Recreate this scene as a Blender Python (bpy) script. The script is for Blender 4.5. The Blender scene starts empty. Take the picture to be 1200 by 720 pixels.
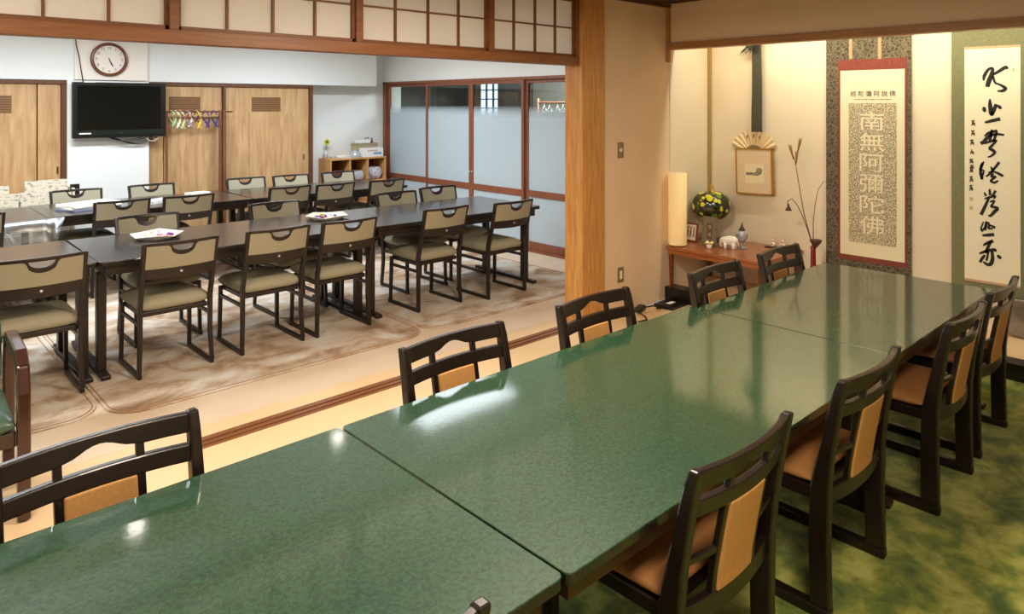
import bpy, bmesh, math, random
from mathutils import Vector, Matrix
random.seed(7)
PI = math.pi
D = bpy.data
COL = bpy.context.scene.collection

# ------------------------------------------------------------------ helpers
def lin(c):
    if isinstance(c, str):
        c = c.lstrip('#'); c = [int(c[i:i+2], 16) for i in (0, 2, 4)]
    o = []
    for v in c[:3]:
        v = v/255.0
        o.append(v/12.92 if v <= .04045 else ((v+.055)/1.055)**2.4)
    return (o[0], o[1], o[2], 1)

def newmat(name):
    m = D.materials.new(name); m.use_nodes = True
    nt = m.node_tree
    b = nt.nodes['Principled BSDF']
    return m, nt, b

def mat(name, c, rough=.5, metal=0, spec=.5, coat=0, bump=0, bscale=200, vary=0, vscale=8, c2=None, sub=0, emit=None, estr=0):
    m, nt, b = newmat(name)
    b.inputs['Roughness'].default_value = rough
    b.inputs['Metallic'].default_value = metal
    b.inputs['Specular IOR Level'].default_value = spec
    b.inputs['Coat Weight'].default_value = coat
    b.inputs['Base Color'].default_value = lin(c)
    tc = nt.nodes.new('ShaderNodeTexCoord')
    if c2 is not None or vary:
        n = nt.nodes.new('ShaderNodeTexNoise'); n.inputs['Scale'].default_value = vscale; n.inputs['Detail'].default_value = 5
        nt.links.new(tc.outputs['Object'], n.inputs['Vector'])
        r = nt.nodes.new('ShaderNodeValToRGB')
        r.color_ramp.elements[0].position = .35; r.color_ramp.elements[1].position = .65
        r.color_ramp.elements[0].color = lin(c)
        if c2 is None:
            k = lin(c); r.color_ramp.elements[1].color = (k[0]*(1-vary), k[1]*(1-vary), k[2]*(1-vary), 1)
        else: r.color_ramp.elements[1].color = lin(c2)
        nt.links.new(n.outputs['Fac'], r.inputs['Fac']); nt.links.new(r.outputs['Color'], b.inputs['Base Color'])
    if bump:
        n2 = nt.nodes.new('ShaderNodeTexNoise'); n2.inputs['Scale'].default_value = bscale; n2.inputs['Detail'].default_value = 3
        nt.links.new(tc.outputs['Object'], n2.inputs['Vector'])
        bp = nt.nodes.new('ShaderNodeBump'); bp.inputs['Strength'].default_value = bump; bp.inputs['Distance'].default_value = .005
        nt.links.new(n2.outputs['Fac'], bp.inputs['Height']); nt.links.new(bp.outputs['Normal'], b.inputs['Normal'])
    if emit:
        b.inputs['Emission Color'].default_value = lin(emit); b.inputs['Emission Strength'].default_value = estr
    return m

def wood(name, c1, c2, axis='z', rough=.45, scale=3.0, stretch=14, coat=0, spec=.4):
    m, nt, b = newmat(name)
    b.inputs['Roughness'].default_value = rough; b.inputs['Coat Weight'].default_value = coat
    b.inputs['Specular IOR Level'].default_value = spec
    tc = nt.nodes.new('ShaderNodeTexCoord'); mp = nt.nodes.new('ShaderNodeMapping')
    s = [stretch, stretch, stretch]; s['xyz'.index(axis)] = 1
    mp.inputs['Scale'].default_value = s
    nt.links.new(tc.outputs['Object'], mp.inputs['Vector'])
    n = nt.nodes.new('ShaderNodeTexNoise'); n.inputs['Scale'].default_value = scale; n.inputs['Detail'].default_value = 6; n.inputs['Distortion'].default_value = .6
    nt.links.new(mp.outputs['Vector'], n.inputs['Vector'])
    r = nt.nodes.new('ShaderNodeValToRGB'); r.color_ramp.elements[0].position = .32; r.color_ramp.elements[1].position = .68
    r.color_ramp.elements[0].color = lin(c1); r.color_ramp.elements[1].color = lin(c2)
    nt.links.new(n.outputs['Fac'], r.inputs['Fac']); nt.links.new(r.outputs['Color'], b.inputs['Base Color'])
    return m

# --- bmesh building blocks
def box(bm, x0, x1, y0, y1, z0, z1):
    v = [bm.verts.new(p) for p in ((x0,y0,z0),(x1,y0,z0),(x1,y1,z0),(x0,y1,z0),(x0,y0,z1),(x1,y0,z1),(x1,y1,z1),(x0,y1,z1))]
    for f in ((3,2,1,0),(4,5,6,7),(0,1,5,4),(1,2,6,5),(2,3,7,6),(3,0,4,7)): bm.faces.new([v[i] for i in f])
    return v
def loft(bm, rings, cap=True, closed=True, smooth=False):
    R = [[bm.verts.new(p) for p in r] for r in rings]
    n = len(R[0])
    for a, b in zip(R, R[1:]):
        for i in range(n if closed else n-1):
            f = bm.faces.new((a[i], a[(i+1) % n], b[(i+1) % n], b[i])); f.smooth = smooth
    if cap:
        bm.faces.new(list(reversed(R[0]))); bm.faces.new(R[-1])
    return R
def post(bm, pts):
    """rectangular post through (x,y,z,width_x,depth_y) stations"""
    loft(bm, [[(x-w/2,y-d/2,z),(x+w/2,y-d/2,z),(x+w/2,y+d/2,z),(x-w/2,y+d/2,z)] for x,y,z,w,d in pts])
def tube(bm, pts, r, n=8, smooth=True):
    pts = [Vector(p) for p in pts]
    rr = r if isinstance(r, (list, tuple)) else [r]*len(pts)
    rings = []; up = None
    for i, p in enumerate(pts):
        t = (pts[min(i+1, len(pts)-1)] - pts[max(i-1, 0)]).normalized()
        if up is None:
            up = Vector((0,0,1)) if abs(t.z) < .9 else Vector((1,0,0))
        a = t.cross(up)
        if a.length < 1e-4: a = t.cross(Vector((0,1,0)))
        a.normalize(); b = a.cross(t).normalized(); up = b
        rings.append([p + (a*math.cos(2*PI*k/n) + b*math.sin(2*PI*k/n))*rr[i] for k in range(n)])
    loft(bm, rings, smooth=smooth)
def lathe(bm, prof, c=(0,0,0), n=24, smooth=True, sx=1, sy=1):
    rings = [[(c[0]+r*sx*math.cos(2*PI*k/n), c[1]+r*sy*math.sin(2*PI*k/n), c[2]+z) for k in range(n)] for r, z in prof]
    loft(bm, rings, smooth=smooth)
def strip(bm, xs, yc, zlo, zhi, t, nz=1):
    """a thick board: spans xs, at depth yc(x,z), from zlo(x) to zhi(x)"""
    rings = []
    for x in xs:
        zs = [zlo(x) + (zhi(x)-zlo(x))*k/nz for k in range(nz+1)]
        rings.append([(x, yc(x,z)-t/2, z) for z in zs] + [(x, yc(x,z)+t/2, z) for z in reversed(zs)])
    loft(bm, rings)
def prism(bm, poly, h, origin, u, v, w):
    """polygon (a,b) in plane origin+a*u+b*v, thickened h along w"""
    o, u, v, w = Vector(origin), Vector(u), Vector(v), Vector(w)
    A = [bm.verts.new(o+u*a+v*b) for a, b in poly]; B = [bm.verts.new(o+u*a+v*b+w*h) for a, b in poly]
    n = len(poly)
    bm.faces.new(A); bm.faces.new(list(reversed(B)))
    for i in range(n): bm.faces.new((A[i], B[i], B[(i+1) % n], A[(i+1) % n]))
def cushion(bm, x0, x1, y0, y1, z0, z1, e=6, n=12, crown=0):
    g = {}
    def P(i, j, s):
        u = -1+2*i/n; v = -1+2*j/n
        u2 = math.copysign(1-(1-abs(u))**1.8, u); v2 = math.copysign(1-(1-abs(v))**1.8, v)
        m = max(0, 1-abs(u2)**e)*max(0, 1-abs(v2)**e)
        z = (z0+z1)/2 + s*(z1-z0)/2*(m**.5) + (crown*m*(1-u2*u2)*(1-v2*v2) if s > 0 else 0)
        return ((x0+x1)/2+u2*(x1-x0)/2, (y0+y1)/2+v2*(y1-y0)/2, z)
    for i in range(n+1):
        for j in range(n+1):
            edge = i in (0, n) or j in (0, n)
            a = bm.verts.new(P(i, j, 1)); g[i, j, 1] = a
            g[i, j, -1] = a if edge else bm.verts.new(P(i, j, -1))
    for i in range(n):
        for j in range(n):
            for s in (1, -1):
                q = [g[i,j,s], g[i+1,j,s], g[i+1,j+1,s], g[i,j+1,s]]
                if s < 0: q.reverse()
                f = bm.faces.new(q); f.smooth = True
def obj(name, bm, m, parent=None, bevel=0, seg=2, smooth=False):
    me = D.meshes.new(name)
    bmesh.ops.recalc_face_normals(bm, faces=bm.faces)
    if smooth:
        for f in bm.faces: f.smooth = True
    bm.to_mesh(me); bm.free()
    for k in (m if isinstance(m, (list, tuple)) else [m]): me.materials.append(k)
    o = D.objects.new(name, me); COL.objects.link(o)
    if parent: o.parent = parent
    if bevel:
        b = o.modifiers.new('bevel', 'BEVEL'); b.width = bevel; b.segments = seg; b.limit_method = 'ANGLE'; b.angle_limit = math.radians(40)
    return o
def NB(): return bmesh.new()
def tag(o, label, cat, group=None, kind=None):
    o['label'] = label; o['category'] = cat
    if group: o['group'] = group
    if kind: o['kind'] = kind
    return o
def thing(name, label, cat, loc=(0,0,0), rz=0, group=None):
    o = D.objects.new(name, None); COL.objects.link(o); o.empty_display_size = .1
    o.location = loc; o.rotation_euler = (0, 0, rz)
    return tag(o, label, cat, group)
def struct(name, bm, m, parent=None, bevel=0):
    o = obj(name, bm, m, parent, bevel)
    if parent is None: o['kind'] = 'structure'
    return o
def sbox(name, m, *a, bevel=0, parent=None):
    bm = NB(); box(bm, *a); return struct(name, bm, m, parent, bevel)
def pbox(name, m, parent, *a, bevel=0):
    bm = NB(); box(bm, *a); return obj(name, bm, m, parent, bevel)
def copy_tree(o, parent=None):
    c = o.copy(); COL.objects.link(c)
    if parent: c.parent = parent
    for ch in list(o.children): copy_tree(ch, c)
    return c
def place(proto, used, name, label, loc, rz=0, group=None):
    o = proto if not used else copy_tree(proto)
    used.append(1)
    o.location = loc; o.rotation_euler = (0, 0, rz); o['label'] = label
    if group: o['group'] = group
    return o
def text_mesh(name, s, size, m, parent, mw, extrude=.0006, align='CENTER', space=1.0, line=1.0):
    """lettering as a mesh; mw = matrix placing the text plane"""
    cu = D.curves.new(name, 'FONT'); cu.body = s; cu.size = size; cu.extrude = extrude
    cu.align_x = align; cu.align_y = 'CENTER'; cu.space_line = line; cu.space_character = space
    t = D.objects.new(name+'_tmp', cu); COL.objects.link(t)
    dg = bpy.context.evaluated_depsgraph_get()
    me = D.meshes.new_from_object(t.evaluated_get(dg))
    me.name = name
    D.objects.remove(t)
    me.transform(mw)
    me.materials.clear(); me.materials.append(m)
    o = D.objects.new(name, me); COL.objects.link(o); o.parent = parent
    return o
def plane_mw(origin, u, v):
    u = Vector(u).normalized(); v = Vector(v).normalized(); w = u.cross(v)
    M = Matrix((u, v, w)).transposed().to_4x4(); M.translation = Vector(origin); return M

# ------------------------------------------------------------------ the camera's geometry (1200x720 frame)
FPX, CX, CY, CH = 833.0, 600.0, 122.0, 1.6
AY = math.atan2(890, 833)
FW = (math.cos(AY), math.sin(AY)); RT = (math.sin(AY), -math.cos(AY))
def on_x(px, py, X):
    """point of the wall plane x=X: returns (y, z)"""
    r = (px-CX)/FPX; ux, uy = FW[0]+r*RT[0], FW[1]+r*RT[1]; d = X/ux
    return (uy*d, CH+(CY-py)/FPX*d)
def on_z(px, py, Z):
    d = FPX*(Z-CH)/(CY-py); r = (px-CX)/FPX*d
    return (d*FW[0]+r*RT[0], d*FW[1]+r*RT[1])

# ------------------------------------------------------------------ materials
M = {}
M['plaster_far'] = mat('plaster_far', '#eceeec', .9, bump=.05, bscale=120)
M['plaster_near'] = mat('plaster_near', '#e6cbab', .95, bump=.15, bscale=260, vary=.05, vscale=3)
M['plaster_toko'] = mat('plaster_toko', '#e8d9be', .95, bump=.15, bscale=260, vary=.04, vscale=3)
M['ceil_white'] = mat('ceil_white', '#f0efea', .9)
M['ceil_wood'] = wood('ceil_wood', '#4c2e20', '#5e3c2a', 'y', .6)
M['beam'] = wood('beam', '#79492a', '#8c5c38', 'x', .45)
M['beam_y'] = wood('beam_y', '#9a6a3e', '#b08050', 'y', .45)
M['pillar'] = wood('pillar', '#b0783c', '#d09a58', 'z', .4, scale=4)
M['muntin'] = wood('muntin', '#6e4226', '#84532f', 'x', .5)
M['door_frame'] = wood('door_frame', '#7c4a34', '#965c42', 'z', .45)
M['shelf_wood'] = wood('shelf_wood', '#8f4f28', '#a86436', 'y', .3, coat=.3)
M['cup_wood'] = wood('cup_wood', '#b48a5c', '#d0aa7c', 'z', .5, scale=2.4, stretch=9)
M['cup_frame'] = wood('cup_frame', '#5a3620', '#6e452a', 'z', .5)
M['book_wood'] = wood('book_wood', '#c98f52', '#ddab70', 'x', .5)
M['lacquer'] = mat('lacquer', '#1b120e', .3, spec=.45, coat=.12)
M['lacquer_brown'] = mat('lacquer_brown', '#2c1c12', .3, spec=.5, coat=.2)
M['dark_chair'] = mat('dark_chair', '#241a16', .35, spec=.5)
M['table_top_dark'] = mat('table_top_dark', '#342a27', .3, spec=.5, coat=.6, vary=.15, vscale=60); M['table_top_dark'].node_tree.nodes['Principled BSDF'].inputs['Coat Roughness'].default_value = .16
M['apron'] = mat('apron', '#4a3020', .4, spec=.4)
M['khaki'] = mat('khaki', '#a19a83', .7, bump=.1, bscale=700)
M['khaki_pale'] = mat('khaki_pale', '#b6ad96', .7, bump=.1, bscale=700)
M['tan'] = mat('tan', '#bd8a4c', .7, bump=.2, bscale=500, vary=.12, vscale=90)
M['tan_seat'] = mat('tan_seat', '#a06c3c', .65, bump=.15, bscale=400)
M['white'] = mat('white', '#f2f1ec', .6)
M['paper'] = mat('paper', '#efe9dc', .8)
M['black'] = mat('black', '#0c0d0d', .35)
M['cable'] = mat('cable', '#1c1b1b', .5)
M['steel'] = mat('steel', '#c8c8c6', .3, metal=.9)
M['brass'] = mat('brass', '#b98f3e', .3, metal=.8)
M['gold'] = mat('gold', '#b0822c', .35, metal=.6)
M['ink'] = mat('ink', '#1d1712', .7)

def m_green_top():
    m, nt, b = newmat('green_lacquer')
    tc = nt.nodes.new('ShaderNodeTexCoord')
    n = nt.nodes.new('ShaderNodeTexNoise'); n.inputs['Scale'].default_value = 320; n.inputs['Detail'].default_value = 3
    n2 = nt.nodes.new('ShaderNodeTexNoise'); n2.inputs['Scale'].default_value = 90; n2.inputs['Detail'].default_value = 3
    nt.links.new(tc.outputs['Object'], n.inputs['Vector']); nt.links.new(tc.outputs['Object'], n2.inputs['Vector'])
    a = nt.nodes.new('ShaderNodeMath'); a.operation = 'MULTIPLY_ADD'; a.inputs[1].default_value = .5
    nt.links.new(n2.outputs['Fac'], a.inputs[0])
    h = nt.nodes.new('ShaderNodeMath'); h.operation = 'MULTIPLY'; h.inputs[1].default_value = .5
    nt.links.new(n.outputs['Fac'], h.inputs[0]); nt.links.new(h.outputs[0], a.inputs[2])
    r = nt.nodes.new('ShaderNodeValToRGB')
    r.color_ramp.elements[0].position = .40; r.color_ramp.elements[0].color = lin('#0a2714')
    r.color_ramp.elements[1].position = .60; r.color_ramp.elements[1].color = lin('#1d472b')
    nt.links.new(a.outputs[0], r.inputs['Fac']); nt.links.new(r.outputs['Color'], b.inputs['Base Color'])
    b.inputs['Roughness'].default_value = .5; b.inputs['Specular IOR Level'].default_value = .3
    b.inputs['Coat Weight'].default_value = 1; b.inputs['Coat Roughness'].default_value = .08; b.inputs['Coat IOR'].default_value = 1.62
    bp = nt.nodes.new('ShaderNodeBump'); bp.inputs['Strength'].default_value = .10; bp.inputs['Distance'].default_value = .002
    nt.links.new(a.outputs[0], bp.inputs['Height']); nt.links.new(bp.outputs['Normal'], b.inputs['Normal'])
    nc = nt.nodes.new('ShaderNodeTexNoise'); nc.inputs['Scale'].default_value = 70; nc.inputs['Detail'].default_value = 2
    nt.links.new(tc.outputs['Object'], nc.inputs['Vector'])
    b2 = nt.nodes.new('ShaderNodeBump'); b2.inputs['Strength'].default_value = .03; b2.inputs['Distance'].default_value = .002
    nt.links.new(nc.outputs['Fac'], b2.inputs['Height']); nt.links.new(b2.outputs['Normal'], b.inputs['Coat Normal'])
    return m
M['green_top'] = m_green_top()

def m_carpet(name, cols, scale, rough=1.0, bump=.5, stretch=(1,1,1), dist=1.2):
    m, nt, b = newmat(name)
    tc = nt.nodes.new('ShaderNodeTexCoord'); mp = nt.nodes.new('ShaderNodeMapping'); mp.inputs['Scale'].default_value = stretch
    nt.links.new(tc.outputs['Object'], mp.inputs['Vector'])
    n = nt.nodes.new('ShaderNodeTexNoise'); n.inputs['Scale'].default_value = scale; n.inputs['Detail'].default_value = 9; n.inputs['Roughness'].default_value = .6; n.inputs['Distortion'].default_value = dist
    nt.links.new(mp.outputs['Vector'], n.inputs['Vector'])
    r = nt.nodes.new('ShaderNodeValToRGB'); e = r.color_ramp.elements
    while len(e) < len(cols): e.new(.5)
    for k, (p, c) in enumerate(cols): e[k].position = p; e[k].color = lin(c)
    nt.links.new(n.outputs['Fac'], r.inputs['Fac']); nt.links.new(r.outputs['Color'], b.inputs['Base Color'])
    b.inputs['Roughness'].default_value = rough; b.inputs['Specular IOR Level'].default_value = .15
    b.inputs['Sheen Weight'].default_value = .15
    n2 = nt.nodes.new('ShaderNodeTexNoise'); n2.inputs['Scale'].default_value = 350
    nt.links.new(tc.outputs['Object'], n2.inputs['Vector'])
    bp = nt.nodes.new('ShaderNodeBump'); bp.inputs['Strength'].default_value = bump; bp.inputs['Distance'].default_value = .006
    nt.links.new(n2.outputs['Fac'], bp.inputs['Height']); nt.links.new(bp.outputs['Normal'], b.inputs['Normal'])
    return m
M['green_carpet'] = m_carpet('green_carpet', [(.34,'#465a20'),(.45,'#6c7a2c'),(.54,'#929640'),(.66,'#b4b45c')], 6.5, dist=.25)
M['rug'] = m_carpet('rug', [(.34,'#8a6848'),(.45,'#b5977a'),(.53,'#cdb9a4'),(.64,'#d6cfc6')], 3.4, stretch=(.9,1.1,1), dist=.5)
M['rug_edge'] = mat('rug_edge', '#a8785a', .9)
M['far_floor'] = mat('far_floor', '#dcc5ac', .8, bump=.1, bscale=300, vary=.05, vscale=6)
def m_tatami():
    m, nt, b = newmat('tatami')
    tc = nt.nodes.new('ShaderNodeTexCoord'); w = nt.nodes.new('ShaderNodeTexWave'); w.inputs['Scale'].default_value = 60; w.bands_direction = 'Y'
    w.inputs['Distortion'].default_value = 1; nt.links.new(tc.outputs['Object'], w.inputs['Vector'])
    r = nt.nodes.new('ShaderNodeValToRGB'); r.color_ramp.elements[0].color = lin('#d9b78a'); r.color_ramp.elements[1].color = lin('#e6c9a0')
    nt.links.new(w.outputs['Fac'], r.inputs['Fac']); nt.links.new(r.outputs['Color'], b.inputs['Base Color']); b.inputs['Roughness'].default_value = .7
    return m
M['tatami'] = m_tatami()

def m_paper_shoji():
    m, nt, b = newmat('shoji_paper')
    out = nt.nodes['Material Output']
    d = nt.nodes.new('ShaderNodeBsdfDiffuse'); d.inputs['Color'].default_value = lin('#f8f1e8')
    t = nt.nodes.new('ShaderNodeBsdfTranslucent'); t.inputs['Color'].default_value = lin('#faf4ec')
    mx = nt.nodes.new('ShaderNodeMixShader'); mx.inputs['Fac'].default_value = .62
    nt.links.new(d.outputs[0], mx.inputs[1]); nt.links.new(t.outputs[0], mx.inputs[2]); nt.links.new(mx.outputs[0], out.inputs['Surface'])
    return m
M['shoji'] = m_paper_shoji()
def m_pane():
    """one pane: clear at the top, an etched frosted film below z=1.5 that fades out over a few centimetres"""
    m, nt, b = newmat('frosted_pane')
    out = nt.nodes['Material Output']
    tc = nt.nodes.new('ShaderNodeTexCoord'); sp = nt.nodes.new('ShaderNodeSeparateXYZ'); nt.links.new(tc.outputs['Object'], sp.inputs[0])
    mr = nt.nodes.new('ShaderNodeMapRange'); mr.inputs['From Min'].default_value = 1.44; mr.inputs['From Max'].default_value = 1.58
    nt.links.new(sp.outputs['Z'], mr.inputs['Value'])
    tr = nt.nodes.new('ShaderNodeBsdfTransparent'); tr.inputs['Color'].default_value = (.86, .9, .9, 1)
    gl = nt.nodes.new('ShaderNodeBsdfGlossy'); gl.inputs['Roughness'].default_value = .02
    fr = nt.nodes.new('ShaderNodeValue'); fr.outputs[0].default_value = .05
    clear = nt.nodes.new('ShaderNodeMixShader'); nt.links.new(fr.outputs[0], clear.inputs['Fac']); nt.links.new(tr.outputs[0], clear.inputs[1]); nt.links.new(gl.outputs[0], clear.inputs[2])
    df = nt.nodes.new('ShaderNodeBsdfPrincipled'); df.inputs['Base Color'].default_value = lin('#ccd9e0'); df.inputs['Roughness'].default_value = .35
    tl = nt.nodes.new('ShaderNodeBsdfTranslucent'); tl.inputs['Color'].default_value = lin('#dae8f0')
    fm = nt.nodes.new('ShaderNodeMixShader'); fm.inputs['Fac'].default_value = .25; nt.links.new(df.outputs[0], fm.inputs[1]); nt.links.new(tl.outputs[0], fm.inputs[2])
    mx = nt.nodes.new('ShaderNodeMixShader'); nt.links.new(mr.outputs[0], mx.inputs['Fac']); nt.links.new(fm.outputs[0], mx.inputs[1]); nt.links.new(clear.outputs[0], mx.inputs[2])
    nt.links.new(mx.outputs[0], out.inputs['Surface'])
    return m
M['pane'] = m_pane()
def m_brocade(name, c1, c2, c3, scale):
    m, nt, b = newmat(name)
    tc = nt.nodes.new('ShaderNodeTexCoord'); v = nt.nodes.new('ShaderNodeTexVoronoi'); v.inputs['Scale'].default_value = scale; v.feature = 'DISTANCE_TO_EDGE'
    nt.links.new(tc.outputs['Object'], v.inputs['Vector'])
    n = nt.nodes.new('ShaderNodeTexNoise'); n.inputs['Scale'].default_value = scale*2.2; n.inputs['Distortion'].default_value = 1.5
    nt.links.new(tc.outputs['Object'], n.inputs['Vector'])
    r = nt.nodes.new('ShaderNodeValToRGB'); r.color_ramp.elements[0].color = lin(c2); r.color_ramp.elements[1].color = lin(c1); r.color_ramp.elements[0].position = .05; r.color_ramp.elements[1].position = .14
    nt.links.new(v.outputs['Distance'], r.inputs['Fac'])
    r2 = nt.nodes.new('ShaderNodeValToRGB'); r2.color_ramp.elements[0].position = .55; r2.color_ramp.elements[1].position = .58
    r2.color_ramp.elements[0].color = (0,0,0,1); r2.color_ramp.elements[1].color = (1,1,1,1); nt.links.new(n.outputs['Fac'], r2.inputs['Fac'])
    mx = nt.nodes.new('ShaderNodeMix'); mx.data_type = 'RGBA'; nt.links.new(r2.outputs['Color'], mx.inputs['Factor']); nt.links.new(r.outputs['Color'], mx.inputs['A']); mx.inputs['B'].default_value = lin(c3)
    nt.links.new(mx.outputs['Result'], b.inputs['Base Color']); b.inputs['Roughness'].default_value = .8
    return m
M['brocade_dark'] = m_brocade('brocade_dark', '#3e352b', '#6c614a', '#7a6d54', 36)
M['brocade_green'] = m_brocade('brocade_green', '#6f7150', '#7b7a56', '#868360', 60)
def m_sutra():
    """a ground of columns of minute grey characters"""
    m, nt, b = newmat('sutra_ground')
    tc = nt.nodes.new('ShaderNodeTexCoord'); mp = nt.nodes.new('ShaderNodeMapping'); mp.inputs['Scale'].default_value = (1, 1.6, 1)
    nt.links.new(tc.outputs['Object'], mp.inputs['Vector'])
    n = nt.nodes.new('ShaderNodeTexNoise'); n.inputs['Scale'].default_value = 95; n.inputs['Detail'].default_value = 1; nt.links.new(mp.outputs['Vector'], n.inputs['Vector'])
    r = nt.nodes.new('ShaderNodeValToRGB'); r.color_ramp.elements[0].position = .47; r.color_ramp.elements[1].position = .56
    r.color_ramp.elements[0].color = lin('#8a7f66'); r.color_ramp.elements[1].color = lin('#ddd0ae')
    nt.links.new(n.outputs['Fac'], r.inputs['Fac']); nt.links.new(r.outputs['Color'], b.inputs['Base Color']); b.inputs['Roughness'].default_value = .9
    return m
M['sutra'] = m_sutra()
M['scroll_paper'] = mat('scroll_paper', '#e9dcbb', .9)
M['scroll_paper_pale'] = mat('scroll_paper_pale', '#eee4c8', .9)
M['scroll_red'] = mat('scroll_red', '#742f24', .8, c2='#8a4636', vscale=120)

# ------------------------------------------------------------------ the setting
ZC = 2.42          # ceiling height
YP = 3.43          # line of the partition between the rooms
XG = 5.42          # glazed wall of the far room
YB = 8.38          # back wall of the far room
XT, XTB = 4.93, 5.55   # tokonoma front and back
# floors
sbox('floor', M['tatami'], -2.2, 5.6, -1.6, 3.385, -.05, 0)
bm = NB()
for a, b_ in ((3.385,3.402),(3.418,3.446),(3.462,3.50)): box(bm, -2.2, 4.0, a, b_, -.03, .004)
box(bm, -2.2, 4.0, 3.385, 3.50, -.05, -.012)
struct('trim_1', bm, M['beam'])                       # grooved sill
bm = NB(); box(bm, -2.2, 5.6, 3.50, 3.63, -.05, 0); struct('floor_edge', bm, M['tatami'])
bm = NB(); box(bm, -2.2, 5.6, 3.63, 8.6, -.05, 0.001); struct('floor_far', bm, M['far_floor'])
# green carpet pieces (seam at x=2.92)
def carpet(label, x0, x1, y0, y1):
    bm = NB(); box(bm, x0, x1, y0, y1, 0.0005, .012)
    return tag(obj('carpet', bm, M['green_carpet'], bevel=.005), label, 'carpet', 'green carpets under the green tables')
carpet('green mottled pile carpet nearer the camera, below the seam line', -2.0, 2.918, -1.5, 2.0)
carpet('green mottled pile carpet beyond the seam, running up to the alcove step', 2.925, 4.9, -1.5, 2.0)
# far rugs
def rug(label, x0, x1, y0, y1, r=.17):
    def outline(ins):
        pts = []
        for cx, cy, a0 in ((x1-r, y1-r, 0), (x0+r, y1-r, 90), (x0+r, y0+r, 180), (x1-r, y0+r, 270)):
            for k in range(7):
                a = math.radians(a0+15*k); pts.append((cx+(r-ins)*math.cos(a), cy+(r-ins)*math.sin(a)))
        return pts
    t = thing('rug', label, 'rug', (0,0,0), 0, 'beige rugs side by side under the dark tables')
    bm = NB(); prism(bm, outline(.0), .009, (0,0,.0015), (1,0,0), (0,1,0), (0,0,1)); obj('pile', bm, M['rug'], t, bevel=.004)
    bm = NB(); o1 = outline(.018)+[outline(.018)[0]]
    tube(bm, [(x, y, .0105) for x, y in o1], .0035, 5); obj('piping', bm, M['rug_edge'], t)
    return t
rug('beige patterned rug at the left edge with rounded front corner', -1.1, .965, 4.10, 7.72)
rug('beige patterned rug in the middle of the three', .985, 2.965, 4.0, 7.72)
rug('beige patterned rug nearest the glass doors', 2.985, 4.95, 4.03, 7.72)
# walls
sbox('wall_left', M['plaster_far'], -2.3, -2.2, -1.6, 8.6, 0, 2.5)
sbox('wall_rear', M['plaster_near'], -2.3, 5.7, -1.7, -1.6, 0, 2.5)
sbox('wall_back', M['plaster_far'], -2.3, 5.7, YB, YB+.1, 0, 2.5)
bm = NB(); box(bm, -2.2, 5.1, 8.06, YB, 1.835, ZC); struct('wall_bulkhead', bm, M['plaster_far'])
bm = NB(); box(bm, 1.572, 2.31, 8.03, YB, 0, 1.835); struct('wall_column', bm, M['plaster_far'])
# wall with the switch, between the pillar and the alcove
sbox('wall_partition', M['plaster_near'], 4.10, 5.62, 3.40, 3.52, 0, ZC)
sbox('trim_2', M['pillar'], 3.85, 4.10, 3.375, 3.545, 0, ZC, bevel=.004)     # big pillar
# lintel and transom
bm = NB(); box(bm, -2.2, 3.85, 3.40, 3.50, 1.877, 1.938); struct('trim_3', bm, M['beam'], bevel=.002)
bm = NB(); box(bm, -2.2, 3.85, 3.41, 3.49, ZC-.05, ZC); struct('trim_4', bm, M['beam'])
bm = NB()
for x in (-.92, .085, 1.088, 2.048, 3.015): box(bm, x-.02, x+.02, 3.405, 3.495, 1.93, ZC)
box(bm, 3.83, 3.86, 3.405, 3.495, 1.93, ZC)
struct('trim_5', bm, M['beam'])
k = 0
for x0, x1 in ((-.90,.065),(.105,1.068),(1.108,2.028),(2.068,2.995),(3.035,3.83)):
    k += 1
    w = D.objects.new('window_%d' % k, None); COL.objects.link(w); w['kind'] = 'structure'
    bm = NB(); box(bm, x0, x1, 3.448, 3.450, 1.94, ZC-.05); obj('paper_screen', bm, M['shoji'], w)
    bm = NB()
    box(bm, x0, x1, 3.425, 3.455, 1.938, 1.958); box(bm, x0, x0+.014, 3.425, 3.455, 1.938, 2.37); box(bm, x1-.014, x1, 3.425, 3.455, 1.938, 2.37)
    for i in (1, 2, 3):
        x = x0+(x1-x0)*i/4; box(bm, x-.0055, x+.0055, 3.43, 3.4475, 1.95, 2.37)
    for z in (2.146, 2.342): box(bm, x0, x1, 3.431, 3.4475, z-.0045, z+.0045)
    obj('lattice', bm, M['muntin'], w)
# alcove (tokonoma)
sbox('wall_right', M['plaster_toko'], XTB, XTB+.1, -.6, 3.40, 0, 2.5)
sbox('wall_alcove_side', M['plaster_toko'], XT+.03, XTB, 3.388, 3.402, .1, ZC)
sbox('wall_alcove_end', M['plaster_toko'], XT, XTB, -.7, -.6, 0, 2.5)
bm = NB(); box(bm, XT, XTB, -1.6, -.7, 0, 2.5); struct('wall_near_alcove', bm, M['plaster_near'])
sbox('wall_above_alcove', M['plaster_near'], XT+.01, XT+.07, -.7, 3.40, 2.09, ZC)
sbox('trim_6', M['beam_y'], XT-.01, XT+.085, -.7, 3.40, 2.045, 2.10, bevel=.002)
sbox('trim_7', M['beam_y'], XT-.015, XT+.012, 3.372, 3.40, 1.945, ZC, bevel=.002)
sbox('trim_8', mat('post_olive', '#a88c50', .5), XTB-.028, XTB, 3.36, 3.388, .1, ZC)
sbox('floor_alcove', M['tatami'], XT+.08, XTB, -.6, 3.39, 0, .10)
sbox('trim_9', M['lacquer'], XT-.04, XT+.085, -.6, 3.395, 0, .108, bevel=.004)
sbox('ceiling_alcove', M['ceil_white'], XT+.07, XTB, -.6, 3.39, ZC-.01, ZC+.02)
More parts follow.
